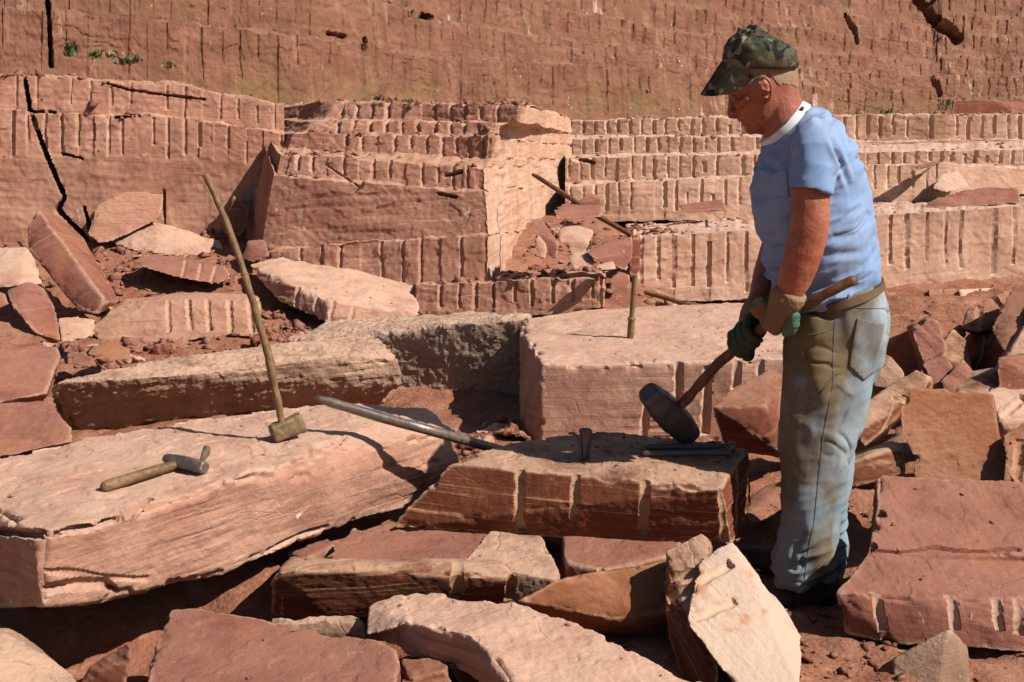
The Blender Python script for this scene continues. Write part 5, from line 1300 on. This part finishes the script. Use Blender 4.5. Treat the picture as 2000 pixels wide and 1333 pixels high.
cj = np.exp(-(noise(np.stack([co[:, 0] * 4 + z * 5, co[:, 1] * 4, z * 10 - co[:, 0] * 8], 1) + fbm(co * 6, 2, 57)[:, None] * .7, 58) / .10) ** 2) * sstep(-.1, .3, noise(co * 3.5, 59)) * .007
f2 = noise(np.stack([co[:, 0] * 13 + z * 5, co[:, 1] * 11, z * 2.2], 1), 52)
f3 = np.abs(noise(np.stack([co[:, 0] * 7 - z * 9, co[:, 1] * 5, z * 9 + co[:, 0] * 6], 1), 53))
co = co + no * (-(f1 - .2) * (.004 + .034 * cuff) + f2 * .011 - cj + -(f3 - .2) * .008 * thigh + fbm(co * 6, 2, 54) * .009)[:, None]
setco(jm, co)
# where the stone dust and mud have stained: front of the thighs, knees, seat
def stain(cx, cy, sx, sy, Y=3.42):
    c = np.array(y(cx, cy, Y)); return np.exp(-((co[:, 0] - c[0]) / (sx * px2m)) ** 2 - ((co[:, 2] - c[2]) / (sy * px2m)) ** 2)
dirt = .55 * stain(1605, 770, 85, 230) + 1.25 * stain(1575, 690, 66, 120) + 1.25 * stain(1555, 830, 58, 160) + .8 * stain(1690, 690, 30, 60) + .6 * stain(1540, 960, 30, 60) + .7 * stain(1600, 1075, 50, 40) + .5 * stain(1640, 600, 60, 30) + .5 * stain(1625, 960, 22, 30)
setattr_f(jm, 'dirt', np.clip(dirt * .95, 0, 1)); smooth(jm)
JBV = bvh_of(jm)
jo = link_mesh('jeans', jm, JEANS, person); jo['_o'] = tuple(person.location)
def on(bv, px, py, off=.0):
    d = ray(px, py).normalized(); h = bv.ray_cast(CAM, d)
    if h[0] is None: return None
    return h[0] - d * off
def patch(name, bv, outline, mat, parent, off=.002, th=.004, step=7):
    bm = bmesh.new(); f = bm.faces.new([bm.verts.new((x, -yy, 0)) for x, yy in outline]); bmesh.ops.triangulate(bm, faces=[f])
    for _ in range(8):
        E = [e for e in bm.edges if e.calc_length() > step]
        if not E: break
        bmesh.ops.subdivide_edges(bm, edges=E, cuts=1); bmesh.ops.triangulate(bm, faces=bm.faces[:])
    last = None
    for v in bm.verts:
        p = on(bv, v.co.x, -v.co.y, off)
        if p is None: p = last if last is not None else y(v.co.x, -v.co.y, 3.45)
        v.co = p; last = p
    bmesh.ops.recalc_face_normals(bm, faces=bm.faces[:])
    me = bm_mesh(bm, name); setattr_f(me, 'dirt', np.full(len(me.vertices), .75)); smooth(me); o = link_mesh(name, me, mat, parent)
    m = o.modifiers.new('thick', 'SOLIDIFY'); m.thickness = th; m.offset = 0
    return o
def seam(name, bv, path, r, mat, parent):
    pts = [on(bv, *p, .0008) for p in path_dense(path, 5)]; pts = [p for p in pts if p is not None]
    if len(pts) > 2: return mesh_obj(name, lambda bm: add_tube(bm, pts, r, 6), mat, parent)
def path_dense(path, st):
    out = []
    for (a, b), (c, d) in zip(path[:-1], path[1:]):
        n = max(2, int(math.hypot(c - a, d - b) / st)); out += [(a + (c - a) * k / n, b + (d - b) * k / n) for k in range(n)]
    return out + [path[-1]]
patch('back_pocket', JBV, [(1674, 622), (1727, 633), (1722, 660), (1708, 727), (1687, 744), (1658, 716), (1664, 670)], JEANS, jo)
seam('pocket_stitching', JBV, [(1676, 626), (1725, 636)], .0016, DENIM_SEAM, jo)
seam('pocket_stitching', JBV, [(1673, 634), (1722, 645)], .0012, DENIM_SEAM, jo)
seam('yoke_seam', JBV, [(1632, 596), (1680, 602), (1728, 603)], .0014, DENIM_SEAM, jo)
seam('side_seam', JBV, [(1634, 598), (1630, 640), (1627, 700), (1627, 750), (1618, 800), (1608, 850), (1603, 900), (1596, 960), (1590, 1020), (1580, 1070), (1574, 1110), (1570, 1150)], .0009, DENIM_SEAM, jo)
seam('pocket_edge', JBV, [(1553, 648), (1570, 655), (1590, 653), (1612, 648), (1628, 640)], .0016, DENIM_SEAM, jo)
patch('belt_loop', JBV, [(1646, 566), (1654, 563), (1661, 580), (1655, 584)], BELT, jo, off=.010, th=.004)
def belt(bm):
    c = (1633, 570); nx, ny = .27, .96
    ca, cb = y(c[0] - nx * 7, c[1] - ny * 7, MY), y(c[0] + nx * 7, c[1] + ny * 7, MY); d = cb - ca
    add_loft(bm, [(ca, 89 * px2m, .180), (ca + d * .02, 91 * px2m, .184), (cb - d * .02, 92 * px2m, .187), (cb, 90 * px2m, .183)], 44, power=2.3)
mesh_obj('belt', belt, BELT, person)
patch('breast_pocket', SHBV, [(1503, 338), (1536, 330), (1541, 385), (1505, 382)], SHIRT, shirto, off=.0015, th=.004)

# gloves: a palm, four bent fingers and a thumb closed round the handle
def handle_at(px):
    P = spline(HB, 200); A = [Vector(p) for p in P]
    best = min(A, key=lambda p: abs(1000 + (p - CAM).dot(Vector((1, 0, 0))) / (p - CAM).dot(FWD) * F - px))
    i = A.index(best); return best, (A[min(i + 3, 199)] - A[max(i - 3, 0)]).normalized()
def fist(bm_palm, c, h, a, side, r0=.0275, fr=.0112, start=70, wrap=235):
    """c: point on the handle axis, h: along the handle to the little finger, a: towards the wrist"""
    a = (a - h * a.dot(h)).normalized(); n = h.cross(a) * side
    def around(ang, rad, s): s *= K; rad *= K; return c + h * s + a * (math.sin(ang) * rad) + n * (math.cos(ang) * rad)
    lens = (1.0, 1.08, 1.02, .86); rad = (1.0, 1.03, 1.0, .88)
    for k in range(4):
        s = (-.031 + .0205 * k); w = wrap * lens[k]
        ang = [R(start - w * q) for q in (0, .12, .25, .38, .5, .62, .75, .88, 1)]
        rr = [r0 + .012, r0 + .008, r0 + .003, r0 + .004, r0 + .001, r0 + .002, r0 - .002, r0 - .003, r0 - .004]
        pts = [around(t, q, s + (.002 * (k - 1.5)) * i / 8) for i, (t, q) in enumerate(zip(ang, rr))]
        fw = fr * rad[k]
        add_tube(bm_palm, spline(pts, 24), list(np.interp(np.linspace(0, 1, 24), [0, .1, .28, .42, .55, .68, .8, .95, 1], [fw * 1.05, fw * 1.15, fw * 1.0, fw * 1.12, fw * .95, fw * 1.03, fw * .92, fw * .85, fw * .5])), 12)
    # palm block behind the fingers
    q0, q1 = around(R(start), r0 + .011, -.040), around(R(start), r0 + .011, .040)
    m0 = around(R(90), r0 + .060, -.024); m1 = around(R(90), r0 + .060, .024)
    axis = [(around(R(start - 4), r0 + .006, 0)), around(R(start + 14), r0 + .018, 0), around(R(90), r0 + .040, 0), around(R(92), r0 + .066, 0)]
    add_loft(bm_palm, [(axis[0], .040, .013), (axis[1], .043, .0165), (axis[2], .041, .0185), (axis[3], .033, .020)], 22, S=n, power=2.8)
    # heel of the hand on the other side of the handle
    add_ball(bm_palm, around(R(120), r0 + .012, .012), .022, (1, 1, 1.0))
    # thumb leaves the side of the palm near the wrist and crosses over the first finger
    th = [around(R(100), r0 + .046, -.026), around(R(125), r0 + .030, -.043), around(R(165), r0 + .012, -.044), around(R(205), r0 + .008, -.038), around(R(238), r0 + .009, -.030)]
    add_tube(bm_palm, spline(th, 20), list(np.interp(np.linspace(0, 1, 20), [0, .3, .55, .7, .92, 1], [.017, .0165, .0135, .0145, .0115, .006])), 12)
def glove(px, wrist, side, mat, cuffmat, cuff_pts, label, start=70, big=1.0):
    global K
    c, h = handle_at(px)
    k0 = K; K *= big; bm = bmesh.new(); fist(bm, c, h, wrist - c, side, start=start, r0=.0275 / (1 + (big - 1) * .6)); K = k0
    me = remesh(bm_mesh(bm, 'glove'), .0024, 1)
    co = getco(me); no = getno(me); setco(me, co + no * (fbm(co * 45, 3, 9) * .0028)[:, None]); smooth(me)
    o = link_mesh('glove', me, mat, person); o['label'] = label; o['_o'] = tuple(person.location)
    k = mesh_obj('cuff', lambda b: add_loft(b, cuff_pts, 28), cuffmat, o, vox=.003, sm=1, noise_amp=.004, nsc=26)
    return o
glove(1524, y(1536, 585, 3.425), 1, KNIT, KNIT, [(y(1549, 566, 3.41), .030, .028), (y(1547, 570, 3.412), .047, .043), (y(1540, 580, 3.42), .050, .046), (y(1533, 592, 3.432), .046, .043), (y(1527, 604, 3.44), .042, .038), (y(1520, 622, 3.452), .041, .035), (y(1512, 640, 3.47), .030, .026)], 'brown knitted work glove with a green palm')
patch_g = mesh_obj('palm_coating', lambda bm: add_loft(bm, [(y(1545, 604, 3.425), .010, .016), (y(1548, 616, 3.42), .021, .022), (y(1546, 632, 3.425), .025, .024), (y(1540, 646, 3.435), .020, .02), (y(1534, 652, 3.45), .008, .012)], 20), fabric('turquoise_coating', (.015, .11, .075), (.04, .17, .11), dirt=(.14, .15, .09), damt=.6, rough=.55), person.children[-1] if False else [o for o in person.children if o.name.startswith('glove')][-1], vox=.0026, sm=1, noise_amp=.004, nsc=30)
glove(1462, y(1475, 602, 3.70), 1, DGREEN, KNIT, [(y(1486, 588, 3.735), .028, .026), (y(1484, 594, 3.73), .040, .036), (y(1476, 606, 3.70), .041, .037), (y(1468, 620, 3.68), .040, .036), (y(1463, 632, 3.665), .034, .028)], 'dark green work glove nearer the hammer head', start=60, big=1.24)

# boots
def boot(bm, st, shaft):
    add_loft(bm, [(y(a, b, Y), w * .00152, d) for a, b, w, d, Y in st], 24, power=2.4)
    add_loft(bm, [(y(a, b, Y), w * .00152, d) for a, b, w, d, Y in shaft], 22)
NB = [(1640, 1138, 14, .022, 3.555), (1630, 1140, 26, .036, 3.55), (1600, 1146, 33, .042, 3.535), (1565, 1158, 32, .046, 3.52), (1530, 1172, 25, .050, 3.50), (1502, 1183, 18, .047, 3.485), (1484, 1190, 10, .032, 3.475)]
FB = [(1640, 1095, 14, .022, 3.80), (1628, 1096, 26, .036, 3.80), (1590, 1098, 31, .042, 3.805), (1545, 1098, 29, .045, 3.815), (1500, 1092, 24, .048, 3.83), (1466, 1084, 19, .046, 3.845), (1444, 1078, 12, .034, 3.855), (1436, 1078, 5, .016, 3.858)]
for st, shaft, lab in ((NB, [(1590, 1060, 32, .045, 3.51), (1588, 1110, 34, .047, 3.515), (1592, 1150, 32, .045, 3.53)], 'near'), (FB, [(1600, 1030, 30, .043, 3.80), (1600, 1070, 32, .045, 3.80), (1604, 1100, 30, .043, 3.80)], 'far')):
    b = mesh_obj('boot', lambda bm: boot(bm, st, shaft), BOOT, person, vox=.0042, sm=2, noise_amp=.006, nsc=18); b['_o'] = tuple(person.location)
    def sole(bm):
        pl = [y(a, b_ + w * .93, Y) for a, b_, w, d, Y in st]; wd = [d for *_, d, Y in st]
        add_loft(bm, [(p + Vector((0, 0, .0)), .011, d * 1.06) for p, d in zip(pl, wd)], 20, power=4)
    mesh_obj('sole', sole, SOLE, b)
    seamp = [y(a, b_ - w * .2, Y - d * .98) for a, b_, w, d, Y in st[2:5]]
for o in list(bpy.data.objects):
    if '_o' in o: del o['_o']

# ------------------------------------------------------------------ rubble, chips and grit lying about
def chip_shapes(n, seed):
    out = []
    rnd = random.Random(seed)
    for k in range(n):
        b = bmesh.new(); sx, sy, sz = 1, rnd.uniform(.55, .95), rnd.uniform(.22, .6)
        pts = []
        for _ in range(rnd.randint(6, 10)):
            v = Vector((rnd.gauss(0, 1), rnd.gauss(0, 1), rnd.gauss(0, 1))).normalized()
            m = max(abs(v.x), abs(v.y), abs(v.z)) ** .9
            pts.append(Vector((v.x / m * sx, v.y / m * sy, v.z / m * sz)) * .5)
        add_hull(b, pts); bmesh.ops.triangulate(b, faces=b.faces[:])
        m = bm_mesh(b); co = getco(m).copy(); m.calc_loop_triangles()
        t = np.empty(len(m.loop_triangles) * 3, np.int32); m.loop_triangles.foreach_get('vertices', t)
        out.append((co, t.reshape(-1, 3))); bpy.data.meshes.remove(m)
    return out
CH = chip_shapes(16, 4)
dg = bpy.context.evaluated_depsgraph_get(); dg.update()
NO_CHIPS = ('person', 'jeans', 'shirt', 'body', 'cap', 'boot', 'handle', 'hammer', 'bar', 'brim', 'glove', 'sole', 'hair', 'wedge', 'shim', 'pole', 'stick', 'rod')
def drop(x, yy, top=4.0):
    h = SC.ray_cast(dg, Vector((x, yy, top)), Vector((0, 0, -1)))
    if not h[0] or h[4] is None: return None
    if any(h[4].name.startswith(q) for q in NO_CHIPS): return None
    return h[1], h[2], h[4].name
def scatter(areas, seed):
    rnd = random.Random(seed); V = []; T = []; nv = 0
    for (x0, x1, y0, y1, n, s0, s1, top, onstone) in areas:
        for _ in range(n):
            x = rnd.uniform(x0, x1); yy = rnd.uniform(y0, y1)
            # heaps, not an even sprinkle
            cl = noise(np.array([[x * 1.7, yy * 1.7, 5.5]]), 3)[0]
            if rnd.random() > .25 + 1.8 * max(0, cl + .12): continue
            d = drop(x, yy, top)
            if d is None: continue
            p, nn, name = d
            if nn.z < .55 or name.startswith('split'): continue
            st = name.startswith(('stone', 'split', 'leaning'))
            if st and rnd.random() > onstone: continue
            s = s0 * (s1 / s0) ** (rnd.random() ** 2.2)
            if st: s = min(s, .018)
            co, t = CH[rnd.randrange(len(CH))]
            M = (nn.to_track_quat('Z', 'Y').to_matrix() @ Matrix.Rotation(rnd.uniform(0, 6.28), 3, 'Z') @ Matrix.Rotation(rnd.gauss(0, .3), 3, 'X'))
            q = (co * s) @ np.array(M).T + np.array(p) + np.array((0, 0, s * .10))
            V.append(q); T.append(t + nv); nv += len(q)
    V = np.concatenate(V); T = np.concatenate(T)
    me = bpy.data.meshes.new('rubble'); me.vertices.add(len(V)); me.loops.add(T.size); me.polygons.add(len(T))
    me.vertices.foreach_set('co', V.astype(np.float32).ravel()); me.loops.foreach_set('vertex_index', T.astype(np.int32).ravel())
    me.polygons.foreach_set('loop_start', np.arange(0, T.size, 3, dtype=np.int32)); me.update(calc_edges=True)
    setattr_f(me, 'bed', V[:, 2]); setattr_f(me, 'pale', np.full(len(V), .12))
    return me
near = scatter([(-2.2, 2.0, 2.3, 4.6, 8500, .005, .05, 3, .05), (.6, 2.2, 2.4, 3.6, 2200, .006, .05, 3, .05), (-.3, .7, 3.9, 5.3, 1300, .008, .09, .9, .25), (.2, 1.0, 3.75, 4.4, 500, .004, .014, .8, .8), (-1.7, -.3, 3.2, 4.4, 300, .003, .010, .9, .8)], 11)
o = link_mesh('gravel', near, RED(), origin=(0, 0, 0)); tag(o, 'red grit and small chips strewn over the quarry floor in front', 'gravel', kind='stuff')
mid = scatter([(-4.0, -1.0, 6.0, 9.4, 5200, .015, .13, 2.0, .02), (-.4, 1.3, 7.7, 11, 1900, .015, .12, 2.0, .02), (-1.6, .2, 6.6, 8.4, 1500, .015, .09, 2.0, .1), (1.0, 5.0, 4.8, 9.4, 2600, .01, .06, 2.0, .1), (-4.0, 8.0, 8.8, 15.5, 3000, .015, .10, 3.0, .1), (.2, 2.2, 5.2, 6.5, 260, .005, .016, 2.0, 1)], 12)
o = link_mesh('rubble', mid, ROSE(), origin=(0, 0, 0)); tag(o, 'small broken rubble lying on the slopes and ledges of the quarry', 'rubble', kind='stuff')

def rubble_things(n, box, s0, s1, label, group, mats, seed, top=2.0):
    """single stones one can tell apart from the grit, copied from a few broken shapes"""
    rnd = random.Random(seed); protos = []
    for k in range(6):
        co, t = CH[rnd.randrange(len(CH))]
        me = grid_tri('rubble_stone', co, t); me = remesh(me, .035)
        c = getco(me); no = getno(me); c = c + no * (fbm(c * 4, 3, k) * .09 - np.abs(noise(c * 3, k + 9)) * .06)[:, None]; setco(me, c)
        setattr_f(me, 'bed', c[:, 2] * .15); setattr_f(me, 'pale', sstep(.4, 1, convexity(me, 2)) * .4); smooth(me, 30)
        me.materials.append(mats[k % len(mats)]); protos.append(me)
    made = 0; tries = 0
    while made < n and tries < n * 30:
        tries += 1
        x, yy = rnd.uniform(box[0], box[1]), rnd.uniform(box[2], box[3]); d = drop(x, yy, top)
        if d is None or d[1].z < .5 or not d[2].startswith(('quarry_floor', 'low_rock', 'right_rock', 'left')): continue
        o = bpy.data.objects.new('rubble_stone', protos[rnd.randrange(6)]); COL.objects.link(o)
        s = s0 * (s1 / s0) ** (rnd.random() ** 1.6)
        o.location = d[0] + Vector((0, 0, s * .10)); o.scale = (s, s, s * rnd.uniform(.8, 1.2)); o.rotation_euler = (rnd.gauss(0, .35), rnd.gauss(0, .35), rnd.uniform(0, 6.28))
        tag(o, label, 'stone', group, 'thing'); made += 1
def grid_tri(name, co, t):
    me = bpy.data.meshes.new(name); me.from_pydata(co.tolist(), [], t.tolist()); me.update(); return me
rubble_things(46, (-3.6, -1.2, 6.9, 9.1), .08, .24, 'small angular rubble stone lying among others on the slope below the left wall', 'rubble stones below the left wall', [ROSE(), PINK(), RED()], 5)
rubble_things(30, (-.2, 1.2, 8.2, 10.4), .08, .22, 'small angular rubble stone lying around the heap beside the sunlit flank', 'rubble stones around the heap', [ROSE(), RED(), PINK()], 6)
rubble_things(26, (-.40, .12, 4.55, 5.6), .08, .26, 'broken red stone lying in the gap between the long slab and the grey brown block', 'broken stones in the gap', [ROSE(), PINK(), RED()], 7, .9)
rubble_things(12, (.95, 1.9, 2.75, 3.35), .04, .11, 'fist sized red stone lying on the soil at the bottom right', 'stones on the soil at the bottom right', [RED(), ROSE()], 8, .9)
rubble_things(16, (-1.6, -.2, 7.0, 8.2), .06, .16, 'small red stone on the soil around the big tilted pale slab', 'stones around the tilted pale slab', [RED(), ROSE(), PINK()], 9)

# ------------------------------------------------------------------ weeds on the ledges
def leaf_mat(name, a, b):
    t = NT(name); oi = t.new('ShaderNodeNewGeometry'); pos = oi.outputs['Position']
    c = t.mix(t.sstep(t.noise(pos, 30, 3), .35, .65), a, b)
    return t.finish(c, .6, None, .3)
WEED = leaf_mat('green_weed', (.05, .062, .018), (.105, .105, .035))
DRY = leaf_mat('dry_grass', (.19, .15, .06), (.26, .20, .09))
def weed(px, py, Y, r, h, n, mat, label, group, seed):
    rnd = random.Random(seed); c = y(px, py, Y); h *= .55; n = int(n * .6); bm = bmesh.new()
    for k in range(n):
        a = rnd.uniform(0, 6.28); lean = rnd.uniform(.1, 1.0); L = h * rnd.uniform(.5, 1.1)
        b = c + Vector((rnd.gauss(0, r * .17), rnd.gauss(0, r * .17), rnd.gauss(-.01, .01))); d = Vector((math.cos(a), math.sin(a), 0)); w = rnd.uniform(.006, .014) * (1 + h)
        s = Vector((-d.y, d.x, 0)) * w; pr = None
        for i in range(4):
            t = i / 3; p = b + d * (lean * L * t * t) + Vector((0, 0, L * t * (1 - .35 * lean * t))); ww = s * (1.0 - t * .9) * (1 + 1.2 * t * (1 - t) * 2)
            q = (bm.verts.new(p - ww), bm.verts.new(p + ww))
            if pr: bm.faces.new((pr[0], pr[1], q[1], q[0]))
            pr = q
    o = link_mesh('weed', bm_mesh(bm, 'weed'), mat, origin=c); tag(o, label, 'weed', group, 'thing')
weed(140, 104, 9.4, .14, .20, 130, WEED, 'dense green tuft on the ledge at the upper left', None, 1)
for i, (px, py) in enumerate([(190, 108), (222, 110), (262, 116), (330, 130), (240, 122)]):
    weed(px, py, 9.5, .18, .10, 60, WEED if i % 2 == 0 else DRY, 'low straggling weeds along the ledge at the upper left', 'weeds on the upper left ledge', 20 + i)
for i, (px, py) in enumerate([(740, 196), (765, 200), (798, 204), (640, 204)]):
    weed(px, py, 11.2, .16, .13, 55, WEED if i in (0, 2) else DRY, 'sparse weeds on top of the middle bench', 'weeds on the middle bench', 40 + i)
for i, (px, py, h) in enumerate([(1310, 222, .36), (1362, 222, .42), (1390, 216, .46), (1412, 214, .34)]):
    weed(px, py, 15.0, .22, h, 70, WEED, 'green weeds on the ledge in front of the cap brim', 'weeds beside the cap brim', 60 + i)
for i, (px, py) in enumerate([(1668, 222), (1736, 222), (1848, 214), (1856, 206)]):
    weed(px, py, 16.2, .3, .2, 60, WEED if i in (3, 4) else DRY, 'short weeds on the rim of the benches at the upper right', 'weeds on the upper right rim', 80 + i)
